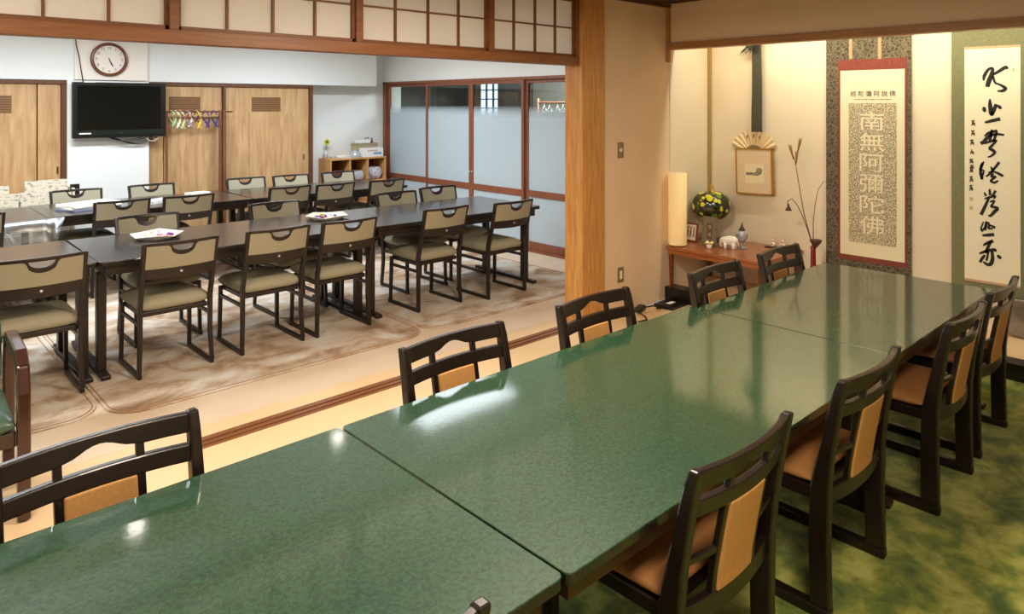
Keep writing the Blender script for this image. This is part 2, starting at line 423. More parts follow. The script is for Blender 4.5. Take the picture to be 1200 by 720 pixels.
# ceilings
bm = NB(); box(bm, -2.2, XT+.07, -1.6, 3.45, ZC, ZC+.05)
struct('ceiling', bm, M['ceil_wood'])
bm = NB()
for i in range(18):
    x = -2.0+i*.4; box(bm, x, x+.025, -1.6, 3.40, ZC-.018, ZC)
struct('trim_10', bm, M['ceil_wood'])
sbox('trim_11', M['ceil_wood'], 3.9, XT+.01, 3.365, 3.40, ZC-.03, ZC)
sbox('ceiling_far', M['ceil_white'], -2.2, 9.2, 3.45, 8.6, ZC, ZC+.05)

# glazed wall: header + four sliding doors
sbox('wall_above_glass', M['plaster_far'], XG-.02, XG+.1, 3.52, YB, 1.90, ZC)
sbox('trim_12', M['door_frame'], XG-.03, XG+.07, 3.6, 8.36, 1.868, 1.90)
sbox('trim_13', M['door_frame'], XG-.03, XG+.07, 3.6, 8.36, 0, .02)
sbox('trim_14', M['door_frame'], XG-.03, XG+.07, 8.30, 8.36, 0, 1.9)
edges = [8.30, 7.385, 6.485, 5.585, 4.68, 3.78]
for i in range(5):
    y1, y0 = edges[i], edges[i+1]
    front = i in (1, 2)
    x0 = XG-.02 if i % 3 else XG+.012
    x1 = x0+.03
    if i % 3 == 0: y0 -= .02; y1 += .0
    d = D.objects.new('door_%d' % (i+1), None); COL.objects.link(d); d['kind'] = 'structure'
    bm = NB(); s = .038
    box(bm, x0, x1, y0, y0+s, .02, 1.868); box(bm, x0, x1, y1-s, y1, .02, 1.868)
    box(bm, x0, x1, y0+s, y1-s, .02, .105); box(bm, x0, x1, y0+s, y1-s, .59, .662); box(bm, x0, x1, y0+s, y1-s, 1.83, 1.868)
    obj('frame', bm, M['door_frame'], d, bevel=.002)
    bm = NB(); box(bm, x0+.012, x0+.016, y0+s, y1-s, .662, 1.83); obj('upper_pane', bm, M['pane'], d)
    bm = NB(); box(bm, x0+.012, x0+.016, y0+s, y1-s, .105, .59); obj('lower_pane', bm, M['pane'], d)
    if i in (1, 2):
        bm = NB(); yy = y0+s/2 if i == 1 else y1-s/2
        lathe(bm, [(.0,0),(.011,0),(.011,.004),(.0,.004)], (0,0,0), 12)
        bmesh.ops.rotate(bm, verts=bm.verts, matrix=Matrix.Rotation(-PI/2, 3, 'Y')); bmesh.ops.translate(bm, verts=bm.verts, vec=(x0-.001, yy, .80))
        obj('finger_pull', bm, M['steel'], d)
# the room behind the glass
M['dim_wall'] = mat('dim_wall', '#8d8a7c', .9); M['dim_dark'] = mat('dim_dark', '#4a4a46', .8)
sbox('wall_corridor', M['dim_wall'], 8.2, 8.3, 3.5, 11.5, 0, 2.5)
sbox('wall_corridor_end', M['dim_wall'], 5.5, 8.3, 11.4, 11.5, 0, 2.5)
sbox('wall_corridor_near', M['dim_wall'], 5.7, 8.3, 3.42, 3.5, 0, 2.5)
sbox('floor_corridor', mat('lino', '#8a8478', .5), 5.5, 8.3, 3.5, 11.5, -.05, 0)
bm = NB(); box(bm, XG+.1, 9.2, 8.6, 11.6, ZC, ZC+.05); struct('ceiling_corridor', bm, M['ceil_white'])

# ------------------------------------------------------------------ low dark chairs with green-table set
W2 = .222
def make_green_chair():
    t = thing('dining_chair', 'x', 'chair', (0,0,0), 0, 'dark lattice-back chairs around the green tables')
    H = .748
    def lean(z): return 0 if z < .40 else -.065*((z-.40)/(H-.40))**1.15
    for s in (-1, 1):
        bm = NB()
        post(bm, [(s*W2, .0, .035, .034, .062), (s*W2, .004, .22, .034, .062), (s*W2, 0, .40, .034, .060), (s*W2, lean(.5), .50, .033, .048), (s*W2, lean(.62), .62, .032, .040), (s*W2, lean(.71), .71, .031, .034), (s*W2, lean(H)-.004, H+.004, .029, .028)])
        lg = obj('rear_leg', bm, M['lacquer'], t, bevel=.006)
        bm = NB(); post(bm, [(s*W2, .40, .035, .034, .045), (s*W2, .395, .375, .034, .045)]); obj('front_leg', bm, M['lacquer'], t, bevel=.005)
        bm = NB(); box(bm, s*W2-.018, s*W2+.018, -.033, .425, 0.0, .037); obj('runner', bm, M['lacquer'], t, bevel=.007)
    def yc(x, z): return lean(z) - .030*(1-(x/W2)**2)
    xs = [-W2+.012+(2*W2-.024)*i/28 for i in range(29)]
    a = .085
    def arch(x):
        if abs(x) > a+.012: return .698
        if abs(x) > a-.03: return .698+.008*(a+.012-abs(x))/.042
        return .706+.018*math.cos(x/(a-.03)*PI/2)
    bm = NB(); strip(bm, xs, yc, arch, lambda x: H, .022, 2); obj('top_rail', bm, M['lacquer'], t, bevel=.004)
    bm = NB(); strip(bm, xs, yc, lambda x: .626, lambda x: .670, .022, 1); obj('middle_rail', bm, M['lacquer'], t, bevel=.004)
    bm = NB(); strip(bm, xs, yc, lambda x: .345, lambda x: .395, .024, 1); obj('lower_rail', bm, M['lacquer'], t, bevel=.004)
    for s in (-1, 1):
        bm = NB(); x = s*(a+.008)
        post(bm, [(x, yc(x, z), z, .020, .018) for z in (.38, .44, .5, .56, .60, .65, .706)]); obj('slat', bm, M['lacquer'], t, bevel=.003)
        bm = NB(); xa = sorted((s*(a+.012), s*(W2-.012))); strip(bm, [xa[0]+(xa[1]-xa[0])*i/4 for i in range(5)], yc, lambda x: .500, lambda x: .516, .016); obj('cross_bar', bm, M['lacquer'], t, bevel=.002)
    # upholstered centre of the backrest
    bm = NB(); n = 10; xx = [-(a-.002)+2*(a-.002)*i/n for i in range(n+1)]
    strip(bm, xx, yc, lambda x: .390, lambda x: .628, .026, 7); p = obj('back_cushion', bm, M['tan'], t, bevel=.006, seg=3); p['label'] = 'tan woven back panel'
    bm = NB(); box(bm, -W2+.01, W2-.01, .015, .42, .345, .385); obj('seat_frame', bm, M['lacquer'], t, bevel=.004)
    bm = NB(); cushion(bm, -W2+.012, W2-.012, .03, .43, .375, .430, crown=.008); p = obj('seat', bm, M['tan_seat'], t); p['label'] = 'tan padded seat'
    return t
gp, gu = make_green_chair(), []
FG = 'green table'
for (x, y, rz, lab) in (
    (.468, 1.952, PI, 'dark lattice-back chair at the lower left, largest of those facing the camera'),
    (1.612, 1.962, PI, 'dark lattice-back chair facing the camera in front of the floor track, beside the bright glare'),
    (2.378, 1.950, PI, 'dark lattice-back chair facing the camera just left of the outlet wall'),
    (3.264, 1.893, PI, 'dark lattice-back chair facing the camera at the seam of the far green table'),
    (3.936, 1.882, PI, 'dark lattice-back chair facing the camera in front of the alcove shelf, farthest on that side'),
    (.555, .975, 0, 'dark chair of which only a post tip shows at the bottom edge'),
    (1.640, .965, 0, 'dark chair with tan back panel nearest the camera on the right of the green tables'),
    (2.425, .953, 0, 'dark chair with tan back panel, second from the camera along the right side'),
    (3.300, .905, 0, 'dark chair with tan back panel, third from the camera along the right side'),
    (3.930, .918, 0, 'dark tan-backed chair farthest on the right, in front of the calligraphy scroll')):
    place(gp, gu, 'dining_chair', lab, (x, y, .0125), rz)

# ------------------------------------------------------------------ green-topped tables
def make_table(name, label, cat, x0, x1, y0, y1, top, edge, legm, group, green=True, rz=0, zf=.011, apron=None, tz=.70):
    L, Wd = x1-x0, y1-y0
    t = thing(name, label, cat, ((x0+x1)/2, (y0+y1)/2, zf), rz, group)
    H = tz-zf; r = .018; hl, hw = L/2, Wd/2
    bm = NB(); pts = []
    for cx, cy, a0 in ((hl-r, hw-r, 0), (-hl+r, hw-r, 90), (-hl+r, -hw+r, 180), (hl-r, -hw+r, 270)):
        for k in range(5): a = math.radians(a0+22.5*k); pts.append((cx+r*math.cos(a), cy+r*math.sin(a)))
    prism(bm, pts, .006, (0,0,H-.006), (1,0,0), (0,1,0), (0,0,1)); obj('table_top', bm, top, t, bevel=.002)
    bm = NB(); prism(bm, [(a*.999, b*.998) for a, b in pts], .022, (0,0,H-.028), (1,0,0), (0,1,0), (0,0,1)); obj('top_edge', bm, edge, t, bevel=.002)
    bm = NB(); i = .035; z0, z1 = H-.088, H-.028
    box(bm, -hl+i, hl-i, -hw+i, -hw+i+.02, z0, z1); box(bm, -hl+i, hl-i, hw-i-.02, hw-i, z0, z1)
    box(bm, -hl+i, -hl+i+.02, -hw+i+.02, hw-i-.02, z0, z1); box(bm, hl-i-.02, hl-i, -hw+i+.02, hw-i-.02, z0, z1); obj('apron', bm, apron or legm, t, bevel=.002)
    for sx in (-1, 1):
        x = sx*(hl-.042)
        bm = NB(); box(bm, x-.026, x+.026, -hw+.03, hw-.03, .0, .028); obj('foot_bar', bm, legm, t, bevel=.008)
        for sy in (-1, 1):
            y = sy*(hw-.17)
            bm = NB(); post(bm, [(x, y, .026, .05, .06), (x, y, H-.088, .05, .06)]); obj('leg', bm, legm, t, bevel=.006)
    return t
GT = 'green-topped tables pushed end to end'
M['edge_black'] = mat('edge_black', '#1a1512', .3, spec=.5, coat=.3)
make_table('dining_table', 'green speckled lacquer table nearest the camera at bottom left', 'table', -.80, 1.076, .990, 1.912, M['green_top'], M['edge_black'], M['lacquer_brown'], GT, zf=.0125, apron=M['apron'], tz=.632)
make_table('dining_table', 'green speckled lacquer table in the middle of the row of three', 'table', 1.082, 2.946, .984, 1.909, M['green_top'], M['edge_black'], M['lacquer_brown'], GT, zf=.0125, apron=M['apron'], tz=.632)
make_table('dining_table', 'green speckled lacquer table farthest away, in front of the hanging scrolls', 'table', 2.953, 4.367, .988, 1.866, M['green_top'], M['edge_black'], M['lacquer_brown'], GT, zf=.0125, apron=M['apron'], tz=.632)

# ------------------------------------------------------------------ far room: dark tables
DT = 'dark tables in long rows in the white room'
T1 = 'dark brown table top'
make_table('long_table', 'dark long table at the left edge of the front row', 'table', -.72, 1.045, 4.56, 5.45, M['table_top_dark'], M['edge_black'], M['dark_chair'], DT, rz=0)
make_table('long_table', 'dark long table in the middle of the front row, carrying both snack trays', 'table', 1.055, 2.84, 4.52, 5.42, M['table_top_dark'], M['edge_black'], M['dark_chair'], DT, rz=math.radians(-1.2))
make_table('long_table', 'dark long table at the right end of the front row, nearest the glass doors', 'table', 2.855, 4.50, 4.45, 5.34, M['table_top_dark'], M['edge_black'], M['dark_chair'], DT, rz=math.radians(-2.2))
make_table('long_table', 'brown table at the left of the back row under a clear plastic sheet', 'table', -.62, 1.155, 6.52, 7.45, M['table_top_dark'], M['edge_black'], M['dark_chair'], DT)
make_table('long_table', 'dark long table in the back row below the television, with papers on it', 'table', 1.165, 2.82, 6.62, 7.50, M['table_top_dark'], M['edge_black'], M['dark_chair'], DT)
make_table('long_table', 'dark long table at the back row right end, before the low bookshelf', 'table', 2.845, 4.565, 6.58, 7.45, M['table_top_dark'], M['edge_black'], M['dark_chair'], DT, rz=math.radians(-2.5))

# ------------------------------------------------------------------ far room: beige chairs
V2 = .198
def make_beige_chair():
    t = thing('side_chair', 'x', 'chair', (0,0,0), 0, 'beige chairs with handle-hole backs')
    H = .79
    def lean(z): return 0 if z < .42 else -.085*((z-.42)/(H-.42))**1.1
    for s in (-1, 1):
        bm = NB()
        post(bm, [(s*(V2+.008), .0, .024, .022, .028), (s*V2, .012, .20, .023, .032), (s*V2, .012, .42, .024, .038), (s*V2, lean(.56), .56, .023, .032), (s*(V2+.003), lean(.68), .68, .022, .028), (s*(V2+.008), lean(H), H+.002, .020, .024)])
        obj('rear_leg', bm, M['dark_chair'], t, bevel=.004)
        bm = NB(); post(bm, [(s*(V2+.004), .385, .024, .022, .026), (s*V2, .375, .37, .024, .03)]); obj('front_leg', bm, M['dark_chair'], t, bevel=.004)
        bm = NB(); box(bm, s*(V2+.006)-.011, s*(V2+.006)+.011, -.012, .405, .0, .026); obj('runner', bm, M['dark_chair'], t, bevel=.004)
        bm = NB(); box(bm, s*V2-.008, s*V2+.008, .015, .38, .295, .318); obj('stretcher', bm, M['dark_chair'], t, bevel=.003)
    def yc(x, z): return lean(z) - .034*(1-(x/V2)**2)
    xs = [-V2+.006+(2*V2-.012)*i/32 for i in range(33)]
    a = .062                                    # half width of the handle hole
    def dip(x): return math.sqrt(max(0, 1-(x/a)**2)) if abs(x) < a else 0
    bm = NB(); strip(bm, xs, yc, lambda x: H-.016, lambda x: H+.004, .024); obj('top_rail', bm, M['dark_chair'], t, bevel=.003)
    # dark rim around the half-moon handle hole
    def rim(x): return dip(x*.86) if abs(x) < a/.86 else 0
    bm = NB(); b2 = a/.86; xr = [-b2-.014+(2*b2+.028)*i/30 for i in range(31)]
    def lo(x):
        d = (abs(x)-a)/.024
        return H-.016-.052*rim(x)-(.012 if abs(x) < a else .012*max(0, 1-d))
    def hi(x): return H-.0155-(.036*dip(x))
    strip(bm, xr, yc, lo, hi, .022); obj('handle_rim', bm, M['dark_chair'], t)
    bm = NB(); strip(bm, xs, yc, lambda x: .640, lambda x: (lo(x)+.002 if abs(x) < b2+.014 else H-.014), .028, 3); p = obj('back_pad', bm, M['khaki'], t); p['label'] = 'beige padded back panel'
    bm = NB(); strip(bm, xs, yc, lambda x: .578-.006*math.cos(x/V2*PI/2), lambda x: .643, .022); obj('lower_rail', bm, M['dark_chair'], t, bevel=.003)
    bm = NB(); lathe(bm, [(0,0),(.009,0),(.009,.003),(0,.003)], (0,0,0), 10); bmesh.ops.rotate(bm, verts=bm.verts, matrix=Matrix.Rotation(PI/2, 3, 'X'))
    bmesh.ops.translate(bm, verts=bm.verts, vec=(0, yc(0,.61)-.011, .612)); obj('badge', bm, M['steel'], t)
    bm = NB(); box(bm, -V2+.01, V2-.01, .03, .385, .345, .372); obj('seat_frame', bm, M['dark_chair'], t, bevel=.003)
    bm = NB(); cushion(bm, -V2-.006, V2+.006, .022, .42, .362, .448, e=8, crown=.008); p = obj('seat', bm, M['khaki'], t); p['label'] = 'beige padded seat'
    return t
bp_, bu = make_beige_chair(), []
rows = [
 (.742, 4.475, 0, 'beige chair seen from behind, cut by the left edge of the photo, front row'),
 (1.435, 4.455, 0, 'beige chair seen from behind, in front of the left snack tray'),
 (2.030, 4.445, 0, 'beige chair seen from behind, third from the left in the front row'),
 (2.538, 4.430, 0, 'beige chair seen from behind, in front of the right snack tray'),
 (3.385, 4.440, 0, 'beige chair seen from behind, second nearest the glass doors on the near side'),
 (4.010, 4.345, 0, 'beige chair seen from behind, nearest the wooden pillar and the glass doors'),
 (1.580, 5.445, PI, 'beige chair facing the camera across the front row, behind the left snack tray'),
 (2.538, 5.445, PI, 'beige chair facing the camera across the front row, behind the right snack tray'),
 (3.630, 5.330, PI, 'beige chair facing the camera across the front row, second from its right end'),
 (4.165, 5.420, PI, 'beige chair facing the camera at the right end of the front row'),
 (.640, 6.465, 0, 'beige chair seen from behind at the left edge, against the plastic-covered table'),
 (1.670, 6.59, 0, 'beige chair seen from behind in the back row, just right of the white papers'),
 (2.190, 6.56, 0, 'beige chair seen from behind in the back row, below the right side of the television'),
 (3.134, 6.57, 0, 'beige chair seen from behind, middle of the near side of the back row'),
 (3.590, 6.51, 0, 'beige chair seen from behind in the back row, below the dark cupboard frame end'),
 (4.165, 6.46, 0, 'beige chair seen from behind in the back row, nearest the glass doors'),
 (1.560, 7.52, PI, 'beige chair facing the camera in the back row behind the white papers'),
 (2.210, 7.52, PI, 'beige chair facing the camera in the back row, against the white column right edge'),
 (3.152, 7.50, PI, 'beige chair facing the camera in front of the cupboard doors, left of two'),
 (3.640, 7.445, PI, 'beige chair facing the camera in front of the cupboard doors, right of two'),
 (4.220, 7.43, PI, 'beige chair facing the camera directly in front of the low bookshelf')]
for x, y, rz, lab in rows:
    place(bp_, bu, 'side_chair', lab, (x, y, .011), rz)

# ------------------------------------------------------------------ armchair at the left edge
t = thing('armchair', 'dark wooden armchair with green padded seat at the left edge', 'chair', (.215, 3.52, .0045), math.radians(178))
M['arm_wood'] = mat('arm_wood', '#3a1c14', .2, spec=.5, coat=.5)
M['green_vinyl'] = mat('green_vinyl', '#3f5a48', .35)
for s in (-1, 1):
    bm = NB(); prof = [(-.25,.0),(-.25,.30),(-.245,.48),(-.22,.57),(-.16,.605),(.0,.61),(.14,.605),(.20,.57),(.225,.48),(.23,.30),(.23,0)]
    rings = []
    for i, (y, z) in enumerate(prof):
        p0 = prof[max(i-1,0)]; p1 = prof[min(i+1,len(prof)-1)]
        ty, tz = p1[0]-p0[0], p1[1]-p0[1]; l = math.hypot(ty, tz); ny, nz = -tz/l, ty/l; h = .026
        rings.append([(s*.29-.022, y+ny*h, z+nz*h), (s*.29+.022, y+ny*h, z+nz*h), (s*.29+.022, y-ny*h, z-nz*h), (s*.29-.022, y-ny*h, z-nz*h)])
    loft(bm, rings); obj('arm', bm, M['arm_wood'], t, bevel=.008, seg=3)
bm = NB(); box(bm, -.27, .27, -.22, .20, .27, .33); box(bm, -.27, .27, -.22, -.18, .12, .16); obj('seat_rail', bm, M['arm_wood'], t, bevel=.005)
bm = NB(); cushion(bm, -.265, .265, -.20, .25, .32, .42, crown=.015); p = obj('seat', bm, M['green_vinyl'], t); p['label'] = 'green padded seat'
bm = NB(); strip(bm, [-.265+.53*i/10 for i in range(11)], lambda x, z: -.22-(z-.4)*.15, lambda x: .42, lambda x: .66, .06, 4); obj('backrest', bm, M['green_vinyl'], t, bevel=.02, seg=3)

# ------------------------------------------------------------------ built-in cupboards
def cupboard(label, x0, x1, splits, vents, pulls):
    t = thing('cupboard', label, 'cupboard', ((x0+x1)/2, 8.08, 0), 0, 'built-in wooden cupboards along the back wall')
    ox = (x0+x1)/2
    bm = NB(); box(bm, x0-ox, x1-ox, .06, .26, .06, 1.80); obj('carcass', bm, M['cup_frame'], t)
    bm = NB(); box(bm, x0-ox, x1-ox, -.02, .06, 1.795, 1.83); box(bm, x0-ox, x1-ox, -.02, .06, 0, .05)
    box(bm, x1-ox-.045, x1-ox, -.02, .06, .05, 1.80)
    if x0 < 2: box(bm, x0-ox, x0-ox+.04, -.02, .06, .05, 1.8)
    obj('frame', bm, M['cup_frame'], t)
    for a, b in splits:
        d = pbox('door', M['cup_wood'], t, a-ox+.003, b-ox-.003, .005, .03, .05, 1.795, bevel=.002)
        for va, vb in vents:
            if a < (va+vb)/2 < b:
                bm = NB(); box(bm, va-ox, vb-ox, -.002, .006, 1.515, 1.525); box(bm, va-ox, vb-ox, -.002, .006, 1.67, 1.68)
                for k in range(6): z = 1.53+k*.0235; box(bm, va-ox, vb-ox, -.003, .004, z, z+.014)
                obj('louvre', bm, mat('louvre', '#8a6238', .5), d)
                bm = NB(); box(bm, va-ox+.002, vb-ox-.002, .002, .0045, 1.52, 1.675); obj('louvre_back', bm, M['cup_frame'], d)
        for p in pulls:
            if a < p < b: pbox('finger_pull', M['cup_frame'], d, p-ox-.008, p-ox+.008, .001, .0055, .92, .99)
    return t
cupboard('wooden cupboard with a louvre vent at the left edge, behind the newspapers', -.4, 1.572, [(-.36,.45),(.45,1.33),(1.335,1.527)], [(.90,1.13)], [1.50])
cupboard('wooden double-width cupboard with two louvre vents, right of the television', 2.31, 4.19, [(2.313,2.47),(2.475,3.09),(3.12,4.145)], [(2.53,2.85),(3.43,3.78)], [4.08])
bm = NB(); box(bm, 3.09, 3.12, 8.05, 8.08, .05, 1.80); box(bm, 3.40, 3.403, 8.083, 8.086, .05, 1.5); struct('trim_15', bm, M['cup_frame'])

# ------------------------------------------------------------------ things on the back wall
bm = NB(); box(bm, 1.63, 2.29, 8.005, 8.028, 1.84, 2.26); tag(obj('wall_board', bm, mat('wall_board', '#f1e8dc', .8), bevel=.003), 'cream rectangular board on the white column behind the round clock', 'board')
bm = NB(); box(bm, 1.63, 2.29, 8.028, 8.06, 1.84, 2.26); struct('trim_16', bm, M['plaster_far'])
# clock
t = thing('wall_clock', 'round wall clock with brown wooden rim above the television', 'clock', (1.93, 8.004, 2.048))
def disc(bm, r, y0, y1, n=40, ri=0):
    lathe(bm, [(0, -y1), (r, -y1), (r, -y0), (0, -y0)] if not ri else [(ri,-y1),(r,-y1),(r,-y0),(ri,-y0),(ri,-y1)], n=n, smooth=False)
    bmesh.ops.rotate(bm, verts=bm.verts, matrix=Matrix.Rotation(-PI/2, 3, 'X'))
def yring(name, m, parent, prof, n=40, bevel=0, at=(0,0,0)):
    """profile (r, depth towards the camera) revolved about the y axis"""
    bm = NB(); rings = []
    for r, d in prof: rings.append([(at[0]+r*math.cos(2*PI*k/n), at[1]-d, at[2]+r*math.sin(2*PI*k/n)) for k in range(n)])
    closed = prof[0] == prof[-1]
    if closed: rings = rings[:-1]; R = loft(bm, rings, cap=False); \
        [bm.faces.new((R[-1][i], R[-1][(i+1) % n], R[0][(i+1) % n], R[0][i])) for i in range(n)]
    else: loft(bm, rings)
    return obj(name, bm, m, parent, bevel)
yring('rim', mat('clock_wood', '#6d3c24', .35), t, [(.165,0),(.172,.012),(.165,.034),(.15,.038),(.142,.03),(.14,.01),(.14,0),(.165,0)])
yring('dial', mat('dial', '#f0e6da', .7), t, [(.001,0),(.143,0),(.143,.012),(.001,.012)])
for k in range(12):
    a = math.radians(90-30*(k+1)); n = str(k+1)
    text_mesh('numeral', n, .036, mat('numeral', '#56504a', .7), t, plane_mw((.115*math.cos(a), -.0125, .115*math.sin(a)), (1,0,0), (0,0,1)))
def hand(name, ang, L, w):
    bm = NB(); a = math.radians(90-ang); u = (math.cos(a), 0, math.sin(a)); v = (-math.sin(a), 0, math.cos(a))
    prism(bm, [(-.015,-w),(-.015,w),(L*.8,w),(L,0),(L*.8,-w)], .0015, (0,-.0145,0), u, v, (0,-1,0)); obj(name, bm, M['ink'], t)
hand('hour_hand', 158, .075, .004); hand('minute_hand', 152, .088, .0025)
# television
t = thing('television', 'black flat-screen television mounted on the white column', 'television', (2.02, 7.95, 1.54))
bm = NB(); box(bm, -.425, .425, -.03, .03, -.275, .275); obj('casing', bm, M['black'], t, bevel=.008)
pbox('screen', mat('screen', '#0b100e', .12, spec=.4), t, -.385, .372, -.0335, -.0295, -.195, .242)
pbox('speaker_bar', mat('spk', '#14211d', .3), t, -.40, .40, -.0345, -.0295, -.25, -.205, bevel=.002)
pbox('sticker', M['white'], t, -.37, -.27, -.0352, -.034, -.236, -.224)
pbox('label_strip', M['white'], t, -.33, -.23, -.032, -.02, .272, .279)
bm = NB(); text_mesh('maker_mark', '• • •', .018, M['steel'], t, plane_mw((.0,-.0352,-.228), (1,0,0), (0,0,1))); bm.free()
pbox('wall_bracket', M['black'], t, -.12, .12, .03, .08, -.1, .1)
bm = NB()
for k in range(4):
    pts = [(-.12+.02*k+ (.34+.03*k)*i/16, -.0+.01*k, -.27-.045*math.sin(PI*i/16)*(1+.25*k)) for i in range(17)]
    tube(bm, pts, .004, 6)
obj('cable_bundle', bm, M['cable'], t)
bm = NB(); tube(bm, [(.30+.06*math.cos(a/8*PI), 0, -.275-.05*math.sin(a/8*PI)) for a in range(9)], .007, 6); tube(bm, [(.33+.02*math.cos(a/8*PI), .01, -.275-.03*math.sin(a/8*PI)) for a in range(9)], .006, 6)
obj('white_cable', bm, M['khaki_pale'], t)
bm = NB(); tube(bm, [(1.63, 7.99, 2.30), (1.64, 7.995, 2.18), (1.665, 7.99, 2.06), (1.68, 7.99, 1.94), (1.70, 7.985, 1.80)], .005, 6)
tag(obj('antenna_cable', bm, M['cable']), 'thin black cable running down to the top of the television', 'cable')

# drying rail with ribbons
t = thing('drying_rack', 'wooden rail on posts in front of the cupboard, hung with coloured ribbons', 'rack', (2.79, 7.97, 0))
M['rack_wood'] = wood('rack_wood', '#704228', '#8a5636', 'z', .5)
bm = NB(); tube(bm, [(-.338,0,1.52),(.37,0,1.515)], .010, 8); obj('rail', bm, M['rack_wood'], t)
for x in (-.325, .235, .275):
    bm = NB(); box(bm, x-.012, x+.012, -.012, .012, 0, 1.53); obj('post', bm, M['rack_wood'], t, bevel=.002)
bm = NB(); box(bm, -.36, -.29, -.16, .05, 0, .03); box(bm, .22, .29, -.16, .05, 0, .03); obj('foot', bm, M['rack_wood'], t, bevel=.002)
rb = [(-.28,'#a9c98a','pale green ribbon hanging nearest the television',.17),(-.235,'#dfe6b6','cream green ribbon hanging second from the television',.19),(-.19,'#c9d69a','yellow green ribbon hanging third from the television',.20),
      (-.155,'#8d2f34','dark red ribbon hanging beside the green ones',.10),(-.115,'#6f5a92','violet and white ribbon hanging right of the dark red one',.18),
      (-.02,'#e0c04c','yellow ribbon hanging in the middle of the rail',.20),(-.05,'#4a2a30','dark brown ribbon hanging against the yellow one',.13),
      (.07,'#4f2c7a','purple ribbon hanging right of the yellow one',.19),(.16,'#3f3f78','dark blue ribbon hanging near the right post',.19)]
for i, (x, c, lab, L) in enumerate(rb):
    m = mat('ribbon_cloth', c, .7, c2='#f0ead8' if i in (1,4) else None, vscale=40)
    bm = NB()
    for s in (-1, 1):
        pts = []
        for k in range(9):
            f = k/8; pts.append((x+s*.030*math.sin(f*PI*1.3)+f*.035, -.014*s if f > .05 else 0, 1.532-L*f))
        tw = []
        for k, p in enumerate(pts):
            a = k*.5; w = .012
            tw.append([(p[0]-w*math.cos(a), p[1]-w*math.sin(a)*.5-.0015, p[2]), (p[0]+w*math.cos(a), p[1]+w*math.sin(a)*.5-.0015, p[2]), (p[0]+w*math.cos(a), p[1]+w*math.sin(a)*.5+.0015, p[2]), (p[0]-w*math.cos(a), p[1]-w*math.sin(a)*.5+.0015, p[2])])
        loft(bm, tw)
    bmesh.ops.translate(bm, verts=bm.verts, vec=(2.79, 7.97, 0))
    tag(obj('ribbon', bm, m), lab, 'ribbon', 'ribbons hung on the wooden rail')

# ------------------------------------------------------------------ low bookshelf in the corner
bx, by = 4.42, 8.05
t = thing('bookshelf', 'low light-wood bookshelf with cubbyholes in the corner by the glass doors', 'shelf', (bx, by, 0))
W_, Hh, Dp = .82, .885, .30
bm = NB()
bm.free(); pbox('side_panel', M['book_wood'], t, 0, .02, 0, Dp, 0, Hh, bevel=.002); pbox('side_panel', M['book_wood'], t, W_-.02, W_, 0, Dp, 0, Hh, bevel=.002)
pbox('top_panel', M['book_wood'], t, 0, W_, -.003, Dp, Hh, Hh+.022, bevel=.002)
pbox('back_panel', mat('shelf_back', '#6b3c26', .6), t, .02, W_-.02, Dp-.012, Dp, 0, Hh)
for z in (.02, .30, .59): pbox('shelf_board', M['book_wood'], t, .02, W_-.02, .002, Dp-.012, z, z+.02)
for x in (.285, .545): pbox('divider', M['book_wood'], t, x-.01, x+.01, .004, Dp-.012, .04, Hh)
def paper_pile(name, label, x, y, z, w, d, n, cols, rz=0, group=None, cat='papers'):
    t = thing(name, label, cat, (x, y, z), rz, group)
    zz = 0
    for k in range(n):
        a = random.uniform(-.12, .12); h = random.uniform(.006, .014); c, s = math.cos(a), math.sin(a)
        bm = NB(); q = [(-w/2,-d/2),(w/2,-d/2),(w/2,d/2),(-w/2,d/2)]; q = [(p[0]*c-p[1]*s, p[0]*s+p[1]*c) for p in q]
        prism(bm, q, h, (0,0,zz), (1,0,0), (0,1,0), (0,0,1)); obj('sheet_bundle', bm, cols[k % len(cols)], t, bevel=.001); zz += h+.0003
    return t
M['blue_paper'] = mat('blue_paper', '#8c93b4', .6); M['grey_paper'] = mat('grey_paper', '#b9bcc0', .7); M['pink'] = mat('pink', '#d79ab0', .6); M['cyan'] = mat('cyan', '#6fa9cf', .5)
zt = Hh+.0225
paper_pile('magazine_pile', 'pile of white and grey magazines on the bookshelf, below the flower', bx+.215, by+.12, zt, .20, .2, 4, [M['paper'], M['grey_paper'], M['white']])
# flower in a glass
t = thing('flower_glass', 'yellow flower in a small glass on the bookshelf', 'flower', (bx+.06, by+.235, zt))
bm = NB(); lathe(bm, [(.0,0),(.026,0),(.03,.10),(.026,.10),(.022,.006),(0,.006)], n=16); obj('glass', bm, mat('glass_pale', '#cdd6d4', .1, spec=.8), t)
bm = NB(); tube(bm, [(0,0,.01),(.004,0,.10),(.012,-.01,.19)], .004, 6); obj('stem', bm, mat('stem', '#5c7a3c', .6), t)
bm = NB()
for k in range(12):
    a = 2*PI*k/12; u = Vector((math.cos(a), 0, math.sin(a))); v = Vector((-math.sin(a), 0, math.cos(a)))
    prism(bm, [(.012,-.006),(.03,-.011),(.05,0),(.03,.011),(.012,.006)], .003, (.012,-.016,.205), u, v, (0,-1,0))
obj('petals', bm, mat('petal', '#f2e055', .6), t)
yring('flower_centre', mat('centre', '#5a5a22', .8), t, [(.001,0),(.015,0),(.014,.007),(.001,.010)], 14, at=(.012,-.016,.205))
# glass dome
t = thing('glass_dome', 'clear glass dome cover on the bookshelf between magazines and box', 'dome', (bx+.40, by+.08, zt))
bm = NB(); lathe(bm, [(.068,0),(.066,.03),(.058,.06),(.038,.08),(.012,.088),(.008,.1),(.001,.103)], n=20); obj('cover', bm, mat('dome', '#b8c0c4', .08, spec=.9), t)
bm = NB(); lathe(bm, [(.001,-0.0),(.075,0),(.075,.006),(.001,.006)], n=20); obj('plate', bm, M['grey_paper'], t)
